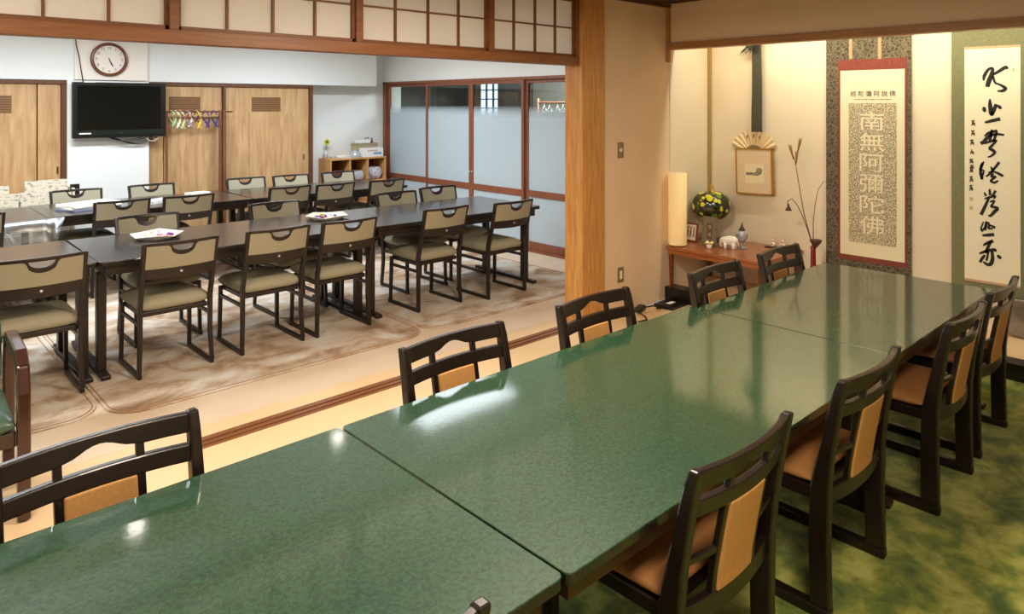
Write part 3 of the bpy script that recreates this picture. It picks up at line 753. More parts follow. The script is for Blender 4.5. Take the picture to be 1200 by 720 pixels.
# boxes
t = thing('storage_box', 'beige cardboard box at the rear of the bookshelf top', 'box', (bx+.625, by+.22, zt))
pbox('body', mat('carton', '#b9a888', .8), t, -.17, .17, -.06, .06, 0, .17, bevel=.003); pbox('lid', mat('carton_lid', '#9f9478', .8), t, -.173, .173, -.063, .063, .14, .173, bevel=.002)
t = thing('tissue_box', 'white box with blue and pink print, front of the bookshelf top', 'box', (bx+.63, by+.06, zt))
pbox('body', M['white'], t, -.15, .15, -.055, .055, 0, .115, bevel=.003)
pbox('blue_print', M['cyan'], t, .0, .12, -.0562, -.0548, .03, .06); pbox('pink_print', M['pink'], t, -.09, .06, -.0562, -.0548, .075, .088)
pbox('end_print', mat('dkblue', '#3c5a7a', .5), t, .1495, .1512, -.05, .05, .01, .105)
t = thing('first_aid_tin', 'small white tin with a dark handle on top of the cardboard box', 'tin', (bx+.58, by+.20, zt+.174))
pbox('body', M['white'], t, -.09, .10, -.04, .04, 0, .045, bevel=.005); bm = NB(); tube(bm, [(.04,0,.045),(.05,0,.07),(.09,0,.07),(.10,0,.045)], .005, 6); obj('handle', bm, M['dark_chair'], t)
t = thing('figurine', 'tiny dark figurine at the right end of the bookshelf top', 'figurine', (bx+.725, by+.20, zt+.1735))
bm = NB(); lathe(bm, [(.001,0),(.018,0),(.014,.03),(.008,.04),(.001,.042)], n=12); obj('body', bm, mat('fig', '#8a4a44', .5), t); bm = NB(); lathe(bm, [(.001,.038),(.013,.046),(.013,.056),(.001,.066)], n=12); obj('head', bm, mat('fig2', '#5a4a44', .5), t)
# contents of the cubbyholes
def cubby_bag(label, x, z, w, h, m):
    bm = NB(); cushion(bm, x-w/2, x+w/2, .03, .2, z, z+h, e=9, n=10)
    for v in bm.verts:
        if v.co.z > z+.01: v.co += Vector((random.uniform(-1,1), random.uniform(-1,1), random.uniform(-1,1)))*.009
    bmesh.ops.translate(bm, verts=bm.verts, vec=(bx, by, 0))
    tag(obj('bag', bm, m), label, 'bag', 'bags in the bookshelf cubbyholes')
cubby_bag('grey crumpled bag in the middle cubbyhole', .42, .611, .18, .12, M['grey_paper'])
cubby_bag('white and dark bag in the right cubbyhole', .67, .611, .2, .16, mat('bagw', '#e4e0e4', .6, c2='#8a86a0', vscale=30))
cubby_bag('pink packet at the front of the right cubbyhole', .60, .321, .1, .14, M['pink'])
cubby_bag('dark reddish box-like bag in the left cubbyhole', .15, .611, .2, .14, mat('bagr', '#5c2f2a', .6))

# ------------------------------------------------------------------ newspapers stand
def m_news():
    m, nt, b = newmat('newsprint')
    tc = nt.nodes.new('ShaderNodeTexCoord'); mp = nt.nodes.new('ShaderNodeMapping'); mp.inputs['Scale'].default_value = (1, 1, 2.2)
    nt.links.new(tc.outputs['Object'], mp.inputs['Vector'])
    n = nt.nodes.new('ShaderNodeTexNoise'); n.inputs['Scale'].default_value = 22; n.inputs['Detail'].default_value = 4; nt.links.new(mp.outputs['Vector'], n.inputs['Vector'])
    r = nt.nodes.new('ShaderNodeValToRGB'); r.color_ramp.elements[0].position = .36; r.color_ramp.elements[1].position = .46
    r.color_ramp.elements[0].color = lin('#948b7c'); r.color_ramp.elements[1].color = lin('#dad0ba')
    nt.links.new(n.outputs['Fac'], r.inputs['Fac']); nt.links.new(r.outputs['Color'], b.inputs['Base Color']); b.inputs['Roughness'].default_value = .85
    return m
M['news'] = m_news()
t = thing('magazine_rack', 'pale tiered magazine rack at the left in front of the cupboard', 'rack', (1.02, 7.80, 0))
M['rack_white'] = mat('rack_white', '#e0dccf', .6)
pbox('side_panel', M['rack_white'], t, -.75, -.73, 0, .2, 0, .86, bevel=.003); pbox('side_panel', M['rack_white'], t, .55, .57, 0, .2, 0, .80, bevel=.003)
for k, (y, z) in enumerate(((0,.60),(.08,.72))):
    pbox('tier', M['rack_white'], t, -.73, .55, y, y+.07, z, z+.012); pbox('front_lip', M['rack_white'], t, -.73, .55, y-.008, y, z-.02, z+.055)
bm = NB()
for i in range(40): x = -.72+i*.0325; box(bm, x, x+.005, -.004, .001, .40, .60)
box(bm, -.73, .55, -.005, .002, .39, .405); obj('wire_grid', bm, M['rack_white'], t)
pbox('back_panel', M['rack_white'], t, -.73, .55, .19, .2, 0, .76)
pbox('end_clip', M['dark_chair'], t, .545, .62, .05, .09, .68, .83, bevel=.004)
for i, (x, y, z, w, h, lab) in enumerate(((.335,-.012,.655,.40,.155,'folded newspaper at the right of the lower tier of the rack'),(-.06,-.012,.655,.36,.15,'folded newspaper in the middle of the lower tier of the rack'),(-.47,-.012,.655,.38,.15,'folded newspaper at the left of the lower tier of the rack'),
     (.35,.07,.745,.34,.16,'folded newspaper standing on the upper tier at the right'),(-.13,.07,.745,.38,.13,'folded newspaper standing on the upper tier at the left'))):
    bm = NB(); strip(bm, [-w/2+w*k/6 for k in range(7)], lambda x, zz: (zz-0)*.12+.004*math.sin(x*20), lambda x: 0, lambda x: h, .012, 2)
    o = tag(obj('newspaper', bm, M['news']), lab, 'newspaper', 'newspapers on the tiered rack'); o.location = (1.02+x, 7.80+y-.012, z-.02)

# clear plastic sheet on the left table
def m_vinyl():
    m, nt, b = newmat('clear_vinyl'); out = nt.nodes['Material Output']
    tr = nt.nodes.new('ShaderNodeBsdfTransparent'); tr.inputs['Color'].default_value = (.93,.95,.96,1)
    gl = nt.nodes.new('ShaderNodeBsdfGlossy'); gl.inputs['Roughness'].default_value = .3; gl.inputs['Color'].default_value = (.95,.97,1,1)
    tc = nt.nodes.new('ShaderNodeTexCoord'); n = nt.nodes.new('ShaderNodeTexNoise'); n.inputs['Scale'].default_value = 16; nt.links.new(tc.outputs['Object'], n.inputs['Vector'])
    bp = nt.nodes.new('ShaderNodeBump'); bp.inputs['Strength'].default_value = .6; nt.links.new(n.outputs['Fac'], bp.inputs['Height']); nt.links.new(bp.outputs['Normal'], gl.inputs['Normal'])
    mx = nt.nodes.new('ShaderNodeMixShader'); mx.inputs['Fac'].default_value = .16; nt.links.new(tr.outputs[0], mx.inputs[1]); nt.links.new(gl.outputs[0], mx.inputs[2]); nt.links.new(mx.outputs[0], out.inputs['Surface'])
    return m
bm = NB(); nx, ny = 28, 22; g = {}
for i in range(nx+1):
    for j in range(ny+1):
        x = -.60+1.86*i/nx; s = j/ny*1.30   # arc length from the far edge
        y = 7.47-s; z = .7035
        over_y = max(0, 6.51-y); over_x = max(0, x-1.16)
        if over_y > 0: y = 6.51-.012-.10*over_y*(1+.4*math.sin(x*17)); z = .7035-over_y*.9
        if over_x > 0:
            if y > 6.50: z = .7045
            else: z -= over_x*1.2; x = 1.16+over_x*.6+.015*math.sin(y*20)
        z = max(z, .42 if x > .88 else .635)
        if over_y > .02: y -= random.uniform(0, .022); x += random.uniform(-.008, .008)
        g[i, j] = bm.verts.new((x, y, z))
for i in range(nx):
    for j in range(ny): f = bm.faces.new((g[i,j], g[i+1,j], g[i+1,j+1], g[i,j+1])); f.smooth = True
o = tag(obj('plastic_sheet', bm, m_vinyl()), 'clear plastic sheet draped over the left table of the back row', 'sheet')
sm = o.modifiers.new('thick', 'SOLIDIFY'); sm.thickness = .0012; sm.offset = 1
# boxes below that table
t = thing('storage_bin', 'grey plastic bin standing under the plastic-covered table', 'bin', (.86, 7.08, .0112))
bm = NB(); loft(bm, [[(-.16,-.14,0),(.16,-.14,0),(.16,.14,0),(-.16,.14,0)], [(-.19,-.17,.34),(.19,-.17,.34),(.19,.17,.34),(-.19,.17,.34)]]); obj('body', bm, mat('bin', '#6f767a', .5), t, bevel=.01)
pbox('lid', mat('binlid', '#565c60', .5), t, -.2, .2, -.18, .18, .335, .36, bevel=.006)
t = thing('carton', 'white carton standing under the table at the far left', 'box', (.34, 7.05, .0112))
pbox('body', M['white'], t, -.2, .2, -.15, .15, 0, .42, bevel=.004); pbox('flap', M['paper'], t, -.2, .2, -.151, 0, .42, .425)

# papers on the back-row table, snack trays
paper_pile('document_pile', 'white papers and a blue folder on the back-row table, nearest the left', 1.53, 6.98, .7005, .42, .26, 4, [M['blue_paper'], M['white'], M['paper'], M['white']], .3)
paper_pile('document_pile', 'thin white leaflets on the back-row table below the television', 2.08, 6.98, .7005, .26, .18, 2, [M['white'], M['grey_paper']], .5)
paper_pile('document_pile', 'small stack of white papers near the right cupboard on the back-row table', 2.55, 7.3, .7005, .20, .14, 2, [M['white'], M['paper']], .2)
def snack_tray(label, loc, rz, seed, grp):
    rnd = random.Random(seed)
    t = thing('snack_tray', label, 'tray', loc, rz, grp)
    bm = NB(); n = 8; r0, r1 = .115, .165
    rings = [[(r*math.cos(2*PI*k/n), r*math.sin(2*PI*k/n), z+(.012 if (k % 2 and r > .12) else 0)) for k in range(n)] for r, z in ((.001,0),(r0,0),(r1,.022),(r1-.002,.025),(r0-.002,.003),(.001,.003))]
    loft(bm, rings); obj('tray', bm, M['paper'], t)
    cols = ['#e8c93c','#5a2f86','#d8466a','#f0e4ee','#f0e4ee','#7a3aa0','#e8b0c0','#ffffff']
    for k in range(16):
        c = cols[rnd.randrange(len(cols))]; a = rnd.uniform(0, 2*PI); r = .095*math.sqrt(rnd.random()); z = .012+.022*(1-r/.1)*rnd.random()*1.6
        bm = NB(); cushion(bm, -.022, .022, -.013, .013, -.009, .009, e=3, n=6)
        for s in (-1, 1): prism(bm, [(0,-.003),(s*.012,-.010),(s*.012,.010),(0,.003)], .0012, (s*.020,0,0), (1,0,0), (0,1,0), (0,0,1))
        o = obj('sweet', bm, mat('wrapper', c, .35), t); o.location = (r*math.cos(a), r*math.sin(a), z); o.rotation_euler = (rnd.uniform(-.4,.4), rnd.uniform(-.4,.4), rnd.uniform(0, PI))
    return t
p1 = on_z(184, 277, .71); p2 = on_z(383, 255, .71)
snack_tray('octagonal paper tray of wrapped sweets on the front table, nearer the left edge', (p1[0], p1[1], .7005), .4, 3, 'snack trays on the front dark table')
snack_tray('octagonal paper tray of wrapped sweets on the front table, near the middle', (p2[0], p2[1], .7005), 1.0, 5, 'snack trays on the front dark table')
# ------------------------------------------------------------------ wall fittings, near wall
def plate(label, z, h, name, cat):
    t = thing(name, label, cat, (4.315, 3.40, z))
    pbox('cover_plate', mat('bronze', '#8d7a5a', .4, metal=.4), t, -.035, .035, -.007, 0, -h/2, h/2, bevel=.003)
    pbox('insert', mat('ivory', '#e8dcc0', .5), t, -.015, .015, -.0095, -.006, -h/2*.55 if cat == 'outlet' else -.014, h/2*.55 if cat == 'outlet' else .014, bevel=.001)
plate('bronze light switch plate with small white rocker on the beige wall', 1.248, .12, 'light_switch', 'switch')
plate('bronze wall outlet plate low on the beige wall above the chair back', .295, .115, 'wall_outlet', 'outlet')
t = thing('floor_device', 'flat black device with a white label on the floor before the alcove', 'device', (4.765, 3.25, 0), .05)  # flat electronic device with a cable, lying on the floor
pbox('body', M['black'], t, -.115, .115, -.085, .085, 0, .028, bevel=.006); pbox('label_plate', M['white'], t, -.05, .03, -.025, .015, .0278, .0295)
bm = NB(); pts = [(4.65,3.22,.015),(4.60,3.27,.01),(4.56,3.20,.03),(4.50,3.22,.06),(4.42,3.24,.06),(4.36,3.28,.03),(4.36,3.2,.012),(4.30,3.14,.01),(4.22,3.16,.01)]
tube(bm, pts, .006, 6); tag(obj('cable', bm, M['cable']), 'dark power cord coiled on the floor beside the flat black device', 'cord')
t = thing('power_adapter', 'dark rounded power adapter on the floor left of the flat black device', 'adapter', (4.47, 3.33, 0), .3)
bm = NB(); cushion(bm, -.07, .07, -.03, .03, 0, .045, e=4, n=8); obj('body', bm, mat('adapter', '#2b2426', .4), t)

# ------------------------------------------------------------------ alcove things
ZS = .445    # top of the low shelf
t = thing('alcove_shelf', 'low reddish-brown wooden side table standing in the alcove', 'shelf', (4.865, 2.53, 0))
bm = NB(); prism(bm, [(0,.02),(.02,0),(.66,0),(.665,.02),(.665,.84),(0,.84)], .026, (0,0,ZS-.026), (1,0,0), (0,1,0), (0,0,1)); obj('top_board', bm, M['shelf_wood'], t, bevel=.004)
bm = NB(); box(bm, .015, .035, .03, .83, ZS-.062, ZS-.026); box(bm, .02, .64, .03, .05, ZS-.062, ZS-.026); obj('apron', bm, M['shelf_wood'], t, bevel=.002)
for x in (.045, .63):
    for y in (.04, .815):
        bm = NB(); post(bm, [(x, y, .1005 if x > .2 else .109, .022, .022), (x, y, ZS-.026, .034, .034)]); obj('leg', bm, wood('legw', '#6a3018', '#7c3c20', 'z', .3), t, bevel=.003)
# paper lamp (lit by its own bulb faintly)
t = thing('paper_lamp', 'tall cylindrical cream paper lamp on the left end of the alcove table', 'lamp', (4.94, 3.305, ZS+.0005))
m_lamp = mat('lamp_paper', '#f0dcaa', .8, emit='#ffce80', estr=.18)
bm = NB(); lathe(bm, [(.072,.012),(.074,.014),(.074,.592),(.072,.594),(.070,.592),(.070,.014),(.072,.012)][:-1], n=28)
obj('shade', bm, m_lamp, t)
bm = NB(); lathe(bm, [(.001,0),(.058,0),(.058,.012),(.001,.012)], n=20); obj('base', bm, M['brass'], t)
bm = NB(); lathe(bm, [(.001,.588),(.068,.588),(.068,.592),(.001,.592)], n=20); obj('cap', bm, M['paper'], t)
# decorated egg-shaped ornament (dark green with yellow leaves)
def m_egg():
    m, nt, b = newmat('painted_gourd')
    tc = nt.nodes.new('ShaderNodeTexCoord'); v = nt.nodes.new('ShaderNodeTexVoronoi'); v.inputs['Scale'].default_value = 19
    nt.links.new(tc.outputs['Object'], v.inputs['Vector'])
    r = nt.nodes.new('ShaderNodeValToRGB'); r.color_ramp.interpolation = 'CONSTANT'; e = r.color_ramp.elements
    e[0].color = lin('#22261a'); e[1].position = .25; e[1].color = lin('#39481c')
    e.new(.38).color = lin('#d2cf3a'); e.new(.82).color = lin('#6a8a26')
    sp = nt.nodes.new('ShaderNodeSeparateColor'); nt.links.new(v.outputs['Color'], sp.inputs[0]); nt.links.new(sp.outputs[0], r.inputs['Fac'])
    r2 = nt.nodes.new('ShaderNodeValToRGB'); r2.color_ramp.interpolation = 'CONSTANT'; r2.color_ramp.elements[0].color = (0,0,0,1); r2.color_ramp.elements[1].color = (1,1,1,1); r2.color_ramp.elements[1].position = .5
    nt.links.new(v.outputs['Distance'], r2.inputs['Fac'])
    mx = nt.nodes.new('ShaderNodeMix'); mx.data_type = 'RGBA'; nt.links.new(r2.outputs['Color'], mx.inputs['Factor']); nt.links.new(r.outputs['Color'], mx.inputs['A']); mx.inputs['B'].default_value = lin('#262a1c')
    nt.links.new(mx.outputs['Result'], b.inputs['Base Color']); b.inputs['Roughness'].default_value = .15; b.inputs['Coat Weight'].default_value = .5
    return m
yE, _ = on_x(834, 238, 5.33)
t = thing('painted_ornament', 'round dark ornament painted with yellow leaves, with a pointed finial, on the alcove table', 'ornament', (5.33, yE, ZS+.0005))
prof = [(.001,.178)]; 
for k in range(1, 18):
    a = -PI/2+PI*k/18; prof.append((.160*math.cos(a)**.7, .300+.120*math.sin(a)))
prof.append((.001, .421))
bm = NB(); lathe(bm, prof, n=40)
for v in bm.verts:                     # soft lobes
    a = math.atan2(v.co.y, v.co.x); k = 1+.035*math.cos(8*a); v.co.x *= k; v.co.y *= k
obj('body', bm, m_egg(), t)
bm = NB(); lathe(bm, [(.03,.414),(.034,.420),(.02,.427),(.010,.433),(.014,.448),(.008,.463),(.002,.485)], n=14); obj('finial', bm, M['brass'], t)
bm = NB(); lathe(bm, [(.075,0),(.08,.01),(.05,.02),(.035,.06),(.04,.14),(.06,.186)], n=20); obj('stand', bm, M['lacquer_brown'], t)
# small photo frame
def standing_frame(name, label, cat, pxc, X, w, h, fw, mf, tilt, content, z=ZS):
    y, _ = on_x(pxc, 270, X)
    t = thing(name, label, cat, (X, y, z+.0035))
    # local: u=-y is to the right in the photo, leaning back along +x
    t.rotation_euler = (0, math.radians(tilt), math.radians(-3))
    bm = NB()
    box(bm, 0, .014, -w/2, -w/2+fw, 0, h); box(bm, 0, .014, w/2-fw, w/2, 0, h); box(bm, 0, .014, -w/2+fw, w/2-fw, 0, fw); box(bm, 0, .014, -w/2+fw, w/2-fw, h-fw, h)
    obj('frame', bm, mf, t, bevel=.002); content(t, w, h, fw)
    return t
def c1(t, w, h, fw):
    pbox('print', mat('photo_w', '#ece4da', .6), t, .005, .010, -w/2+fw, w/2-fw, fw, h-fw)
    for k in range(3):
        y = -.03+k*.03; pbox('print_figure', mat('fig_dark', '#6a4a4a', .7, c2='#c9b0a0', vscale=90), t, .0042, .0052, y-.009, y+.009, fw+.025, h-fw-.02)
standing_frame('photo_frame', 'small reddish wooden photo frame with three figures, beside the paper lamp', 'frame', 808, 5.16, .13, .155, .013, wood('fr', '#6e3018', '#86401f', 'z', .35), 10, c1)
def c2(t, w, h, fw):
    pbox('board', mat('greyboard', '#857c64', .8, vary=.2, vscale=30), t, .004, .010, -w/2+fw, w/2-fw, fw, h-fw)
    pbox('picture', mat('pic_d', '#3a3028', .6, c2='#7a6a5a', vscale=60), t, .002, .005, -.027, .027, .055, .185)
    for z in (.09, .15):
        bm = NB(); lathe(bm, [(.001,-.02),(.013,-.012),(.016,0),(.012,.014),(.001,.02)], (.003,0,z), 12, sx=.25); obj('picture_figure', bm, mat('pf', '#8c7d78', .6), t)
standing_frame('wooden_plaque', 'grey wooden panel with a dark picture of two heads, below the painted ornament', 'picture', 830, 5.10, .135, .235, .02, mat('greywood', '#7d7259', .8, vary=.25, vscale=60), 7, c2)
# white-yellow flower cup
y, _ = on_x(831, 290, 5.03)
t = thing('flower_cup', 'tiny white cup with yellow and white blossoms before the grey panel', 'flower', (5.03, y, ZS+.0005))
bm = NB(); lathe(bm, [(.001,0),(.018,0),(.024,.03),(.02,.03),(.001,.025)], n=14); obj('cup', bm, M['white'], t)
for k in range(6):
    a = k*1.05; bm = NB(); lathe(bm, [(.001,-.010),(.011,-.004),(.012,.003),(.001,.010)], (.02*math.cos(a), .026*math.sin(a), .042+.006*(k % 2)), 8)
    obj('blossom', bm, mat('blossom', '#f4efd8' if k % 2 else '#e8c040', .6), t)
# white elephant figurine
y, _ = on_x(855, 282, 5.14)
t = thing('elephant_figurine', 'small white elephant figurine with trunk lowered, on the alcove table', 'figurine', (5.14, y, ZS+.0005))
mw = mat('porcelain', '#f2ede2', .2, coat=.4)
bm = NB()
def ell(bm, c, r, n=14):
    rings = []
    for k in range(1, n):
        a = PI*k/n; rings.append([(c[0]+r[0]*math.sin(a)*math.cos(2*PI*j/n), c[1]+r[1]*math.sin(a)*math.sin(2*PI*j/n), c[2]-r[2]*math.cos(a)) for j in range(n)])
    loft(bm, rings, smooth=True)
# continuous body: rump -> back -> head -> trunk as one swept tube, facing +y (left in the photo)
st = [(-.062,.052,.012),(-.056,.056,.032),(-.035,.062,.040),(-.005,.064,.041),(.022,.062,.037),(.042,.062,.032),(.058,.060,.028),(.070,.050,.018),(.074,.036,.012),(.073,.022,.009),(.068,.010,.007)]
rings = []
for i, (yy, zz, rr) in enumerate(st):
    p0, p1 = st[max(i-1,0)], st[min(i+1,len(st)-1)]; ty, tz = p1[0]-p0[0], p1[1]-p0[1]; l = math.hypot(ty, tz)
    ny, nz = -tz/l, ty/l
    rings.append([(rr*.8*math.cos(2*PI*k/14), yy+ny*rr*math.sin(2*PI*k/14), zz+nz*rr*math.sin(2*PI*k/14)) for k in range(14)])
loft(bm, rings, smooth=True)
for sx in (-1, 1):
    for yy in (-.038, .028): tube(bm, [(sx*.018, yy, .05), (sx*.019, yy, .02), (sx*.019, yy, 0.001)], [.017, .014, .015], 10)
tube(bm, [(0,-.058,.06),(0,-.072,.045),(0,-.074,.03)], .003, 6)
o = obj('body', bm, mw, t)
for sx in (-1, 1):
    bm = NB(); prism(bm, [(-.002,.02),(-.024,.014),(-.026,-.010),(-.012,-.022),(.002,-.008)], .004, (sx*.030, .045, .062), (0,1,0), (0,0,1), (1,0,0)); obj('ear', bm, mw, t, bevel=.0015)
    bm = NB(); tube(bm, [(sx*.010,.066,.040),(sx*.012,.078,.034),(sx*.012,.086,.038)], [.003,.0025,.001], 6); obj('tusk', bm, mw, t)
t.rotation_euler = (0,0,math.radians(8)); t.scale = (1,1,1)
# blue-grey bird-like bottle
y, _ = on_x(868, 276, 5.20)
t = thing('ceramic_bottle', 'small blue-grey ceramic ornament with a pointed dark top and foot', 'ornament', (5.22, y, ZS+.0005))
bm = NB(); lathe(bm, [(.001,0),(.034,0),(.036,.006),(.014,.014),(.010,.04),(.016,.055),(.034,.07),(.046,.095),(.046,.115),(.034,.135),(.020,.145)], n=24); obj('body', bm, mat('bluegrey', '#6a6f80', .25, c2='#c4c4c8', vscale=24), t)
bm = NB(); lathe(bm, [(.024,.142),(.026,.150),(.016,.165),(.008,.185),(.004,.20),(.001,.212)], n=16); obj('stopper', bm, mat('stopper', '#4a3426', .3), t)
bm = NB(); prism(bm, [(-.07,0),(-.06,.015),(.06,.015),(.07,0)], .1, (-.05,0,0.0), (0,1,0), (0,0,.3), (1,0,0)); bm.free()
# dish with two dolls
y, _ = on_x(912, 290, 5.45)
t = thing('black_dish', 'thin black rectangular dish under the two small dolls', 'dish', (5.45, y, ZS+.0005), math.radians(8))
pbox('plate', M['lacquer'], t, -.035, .035, -.10, .10, 0, .008, bevel=.003)
for i, (dy, lab) in enumerate(((.045,'tiny pale doll with red dots on the black dish, left one'),(-.04,'tiny pale doll with red dots on the black dish, right one'))):
    q = thing('doll', lab, 'doll', (5.45, y+dy, ZS+.009), 0, 'two small dolls on the black dish')
    bm = NB(); lathe(bm, [(.001,0),(.019,0),(.021,.012),(.014,.032),(.008,.038)], n=16); obj('body', bm, mat('dollw', '#f2dcc4', .5), q)
    bm = NB(); ell(bm, (0,0,.05), (.015,.015,.015), 12); obj('head', bm, mat('dollh', '#f0d6bc', .5), q)
    bm = NB(); ell(bm, (-.019,0,.02), (.004,.006,.006), 8); obj('red_dot', bm, mat('dolldot', '#b4442c', .5), q)
    bm = NB(); ell(bm, (.003,0,.056), (.0135,.0145,.0115), 10); obj('hair', bm, mat('dollhair', '#c08050', .6), q)
# red vase with dried stems and lotus pods
yv, zv = on_x(953, 300, 5.30)
# stands on the alcove floor
t = thing('bud_vase', 'slim dark-red vase standing on the alcove floor, holding dried stems', 'vase', (5.30, yv, .1005))
bm = NB(); lathe(bm, [(.001,0),(.05,0),(.055,.02),(.05,.08),(.036,.14),(.024,.22),(.019,.30),(.018,.40),(.022,.43),(.019,.43),(.014,.40),(.001,.38)], n=24); obj('body', bm, mat('redglaze', '#7c1c18', .18, coat=.5), t)
base = Vector((5.30, yv, .52))
def P(px, py, X): y, z = on_x(px, py, X); return (X, y, z)
def dried(label, pts, r, head, hm):
    q = thing('dried_stem', label, 'dried plant', (0,0,0), 0, 'dried stems in the dark-red vase')
    bm = NB(); tube(bm, pts, r, 6); obj('stalk', bm, mat('stalk', '#6e4a30', .7), q)
    for fn in head:
        bm = NB(); fn(bm); obj('seed_head', bm, hm, q)
def trumpet(p, d, L, r):
    def f(bm):
        p0, dd = Vector(p), Vector(d).normalized()
        tube(bm, [p0, p0+dd*L*.45, p0+dd*L*.8, p0+dd*L], [r*.35, r*.7, r, r*1.25], 9)
        for a in (-.4, .1, .5): tube(bm, [p0+dd*L*.95, p0+dd*L*1.15+Vector((0, a*r*3, 0))], [r*.5, .001], 5)
    return f
hm1 = mat('podgold', '#9a7032', .6); hm2 = mat('poddark', '#4a2a1e', .6)
dried('dried stem with two upright golden trumpet pods, tallest in the dark-red vase', [base, P(942,250,5.30), P(936,215,5.32), P(932,190,5.34), P(930,183,5.34)], [.004,.004,.0035,.003,.003],
      [trumpet(P(930,187,5.34), (0,.28,1), .105, .011), trumpet(P(933,193,5.34), (0,-.05,1), .09, .010), trumpet(P(934,182,5.34), (0,-.22,1), .12, .010)], hm1)
def bell(p):
    def f(bm): lathe(bm, [(.003,.04),(.006,.034),(.010,.015),(.022,-.004),(.024,-.012),(.001,-.006)], p, 14)
    return f
dried('dried stem arching left to a drooping dark bell pod', [base, P(946,268,5.28), P(940,252,5.26), P(934,240,5.24), P(928,233,5.24), P(923,236,5.24), P(923,241,5.24)], [.0035]*7, [bell(P(924,245,5.24))], hm2)
dried('bare dried stem curving up and right beside the dark-brocade scroll', [base, P(953,262,5.34), P(955,240,5.36), P(959,222,5.38), (5.40,)+on_x(965,213,5.40), (5.42,)+on_x(972,211,5.42)], [.0035,.003,.003,.0025,.002,.001], [], hm2)
def lotus(bm): lathe(bm, [(.004,-.05),(.02,-.03),(.040,-.004),(.044,.006),(.04,.012),(.001,.008)], (5.27, on_x(956,283,5.27)[0], on_x(956,283,5.27)[1]), 18)
dried('dark lotus seed pod tilted over the rim of the dark-red vase', [base-Vector((0,0,.02)), (5.28, base.y-.01, .545), (5.27, on_x(956,288,5.27)[0], on_x(956,288,5.27)[1])], [.004]*3, [lotus], hm2)
# framed picture hanging
XW = XTB-.001
def wp(px, py, X=XW): y, z = on_x(px, py, X); return y, z
y0, z1 = wp(866, 174); y1, z0 = wp(911, 231)
hy = 3.105; ly = 2.755; 
t = thing('framed_picture', 'gold-framed small ink picture hanging on the alcove wall below the fan', 'picture', (XW-.052, (hy+ly)/2+.005, 1.04), 0)
t.rotation_euler = (math.radians(-1.5), 0, 0)
w, h, fw = .335, .385, .012
bm = NB(); box(bm, -.0, .02, -w/2, -w/2+fw+.006, -h/2, h/2); box(bm, 0, .02, w/2-fw, w/2, -h/2, h/2); box(bm, 0, .02, -w/2, w/2, -h/2, -h/2+fw); box(bm, 0, .02, -w/2, w/2, h/2-fw, h/2); obj('frame', bm, M['gold'], t, bevel=.002)
pbox('mount', mat('mount', '#dcc4a2', .8), t, .006, .012, -w/2+fw, w/2-fw, -h/2+fw, h/2-fw)
pbox('print', mat('print', '#e8d8b4', .8), t, .0045, .0065, -.085, .085, -.10, .065)
bm = NB(); prism(bm, [(.075,-.012),(.075,.010),(.03,.012),(.0,.008),(-.02,.02),(-.02,.048),(-.06,.05),(-.072,.03),(-.06,.0),(-.03,-.014),(.02,-.012)], .001, (.0045,0,-.02), (0,1,0), (0,0,1), (-1,0,0)); obj('ink_drawing', bm, mat('inkgrey', '#6a6450', .8, c2='#a09878', vscale=80), t)
# fan
cy_, cz_ = wp(887, 181)
t = thing('folding_fan', 'open cream folding fan with black brush marks, above the gold frame', 'fan', (XW-.010, cy_+.02, cz_-.005))
bm = NB(); n = 22
ang = [math.radians(20+140*k/n) for k in range(n+1)]
A = [bm.verts.new((-.006*(k % 2), .085*math.cos(a), .085*math.sin(a))) for k, a in enumerate(ang)]
B = [bm.verts.new((-.012*(k % 2), .215*math.cos(a), .215*math.sin(a))) for k, a in enumerate(ang)]
for k in range(n): bm.faces.new((A[k], A[k+1], B[k+1], B[k]))
o = obj('leaf', bm, mat('fanleaf', '#ecd6ac', .7), t); sm = o.modifiers.new('s', 'SOLIDIFY'); sm.thickness = .0015
bm = NB()
for k in range(0, n+1, 2): a = ang[k]; tube(bm, [(.002, 0, 0), (.002, .21*math.cos(a), .21*math.sin(a))], .003, 5)
obj('ribs', bm, M['brass'], t)
bm = NB()
for a0, sz in ((72, .035), (93, .032), (112, .03)):
    a = math.radians(a0); c = Vector((-.02, .16*math.cos(a), .16*math.sin(a)))
    for dx, dz, L, an in ((0,.008,.02,.6),(.002,-.006,.024,1.4),(-.004,.0,.014,-.5)):
        u = Vector((0, -math.cos(an), math.sin(an))); v = Vector((0, math.sin(an), math.cos(an)))
        prism(bm, [(-L/2,-.003),(L/2,-.0015),(L/2,.0015),(-L/2,.004)], .001, c+Vector((0,dx,dz)), u, v, (-1,0,0))
obj('brush_marks', bm, M['ink'], t)
# hanging dark strip with tuft
yb, _ = wp(891, 100)
t = thing('cloth_streamer', 'long narrow dark cloth strip hanging from the alcove lintel down to the fan', 'hanging', (XTB-.06, yb, 0))
wa = .036
bm = NB(); rings = []
for k in range(13):
    z = 2.409-1.04*k/12; w = wa+.012*(k/12); rings.append([(-.002+.003*math.sin(k), -w, z), (-.002+.003*math.sin(k), w, z), (.002+.003*math.sin(k), w, z), (.002+.003*math.sin(k), -w, z)])
loft(bm, rings); obj('strip', bm, mat('sash', '#4a4838', .8, vary=.2, vscale=30), t)
bm = NB(); rnd = random.Random(4)
for k in range(60):
    a = rnd.uniform(-.5, 1.0); L = rnd.uniform(.05, .13)
    p = Vector((-.02+rnd.uniform(-.01,.01), rnd.uniform(-.03,.05), 2.10+rnd.uniform(-.02,.04)))
    tube(bm, [p, p+Vector((-.01, L*.5*max(a,-.2)+.01, -L*.35)), p+Vector((-.01, L*a+.02, -L*.75))], [.004,.003,.0008], 4)
obj('tassel', bm, mat('tassel', '#38382c', .9), t)

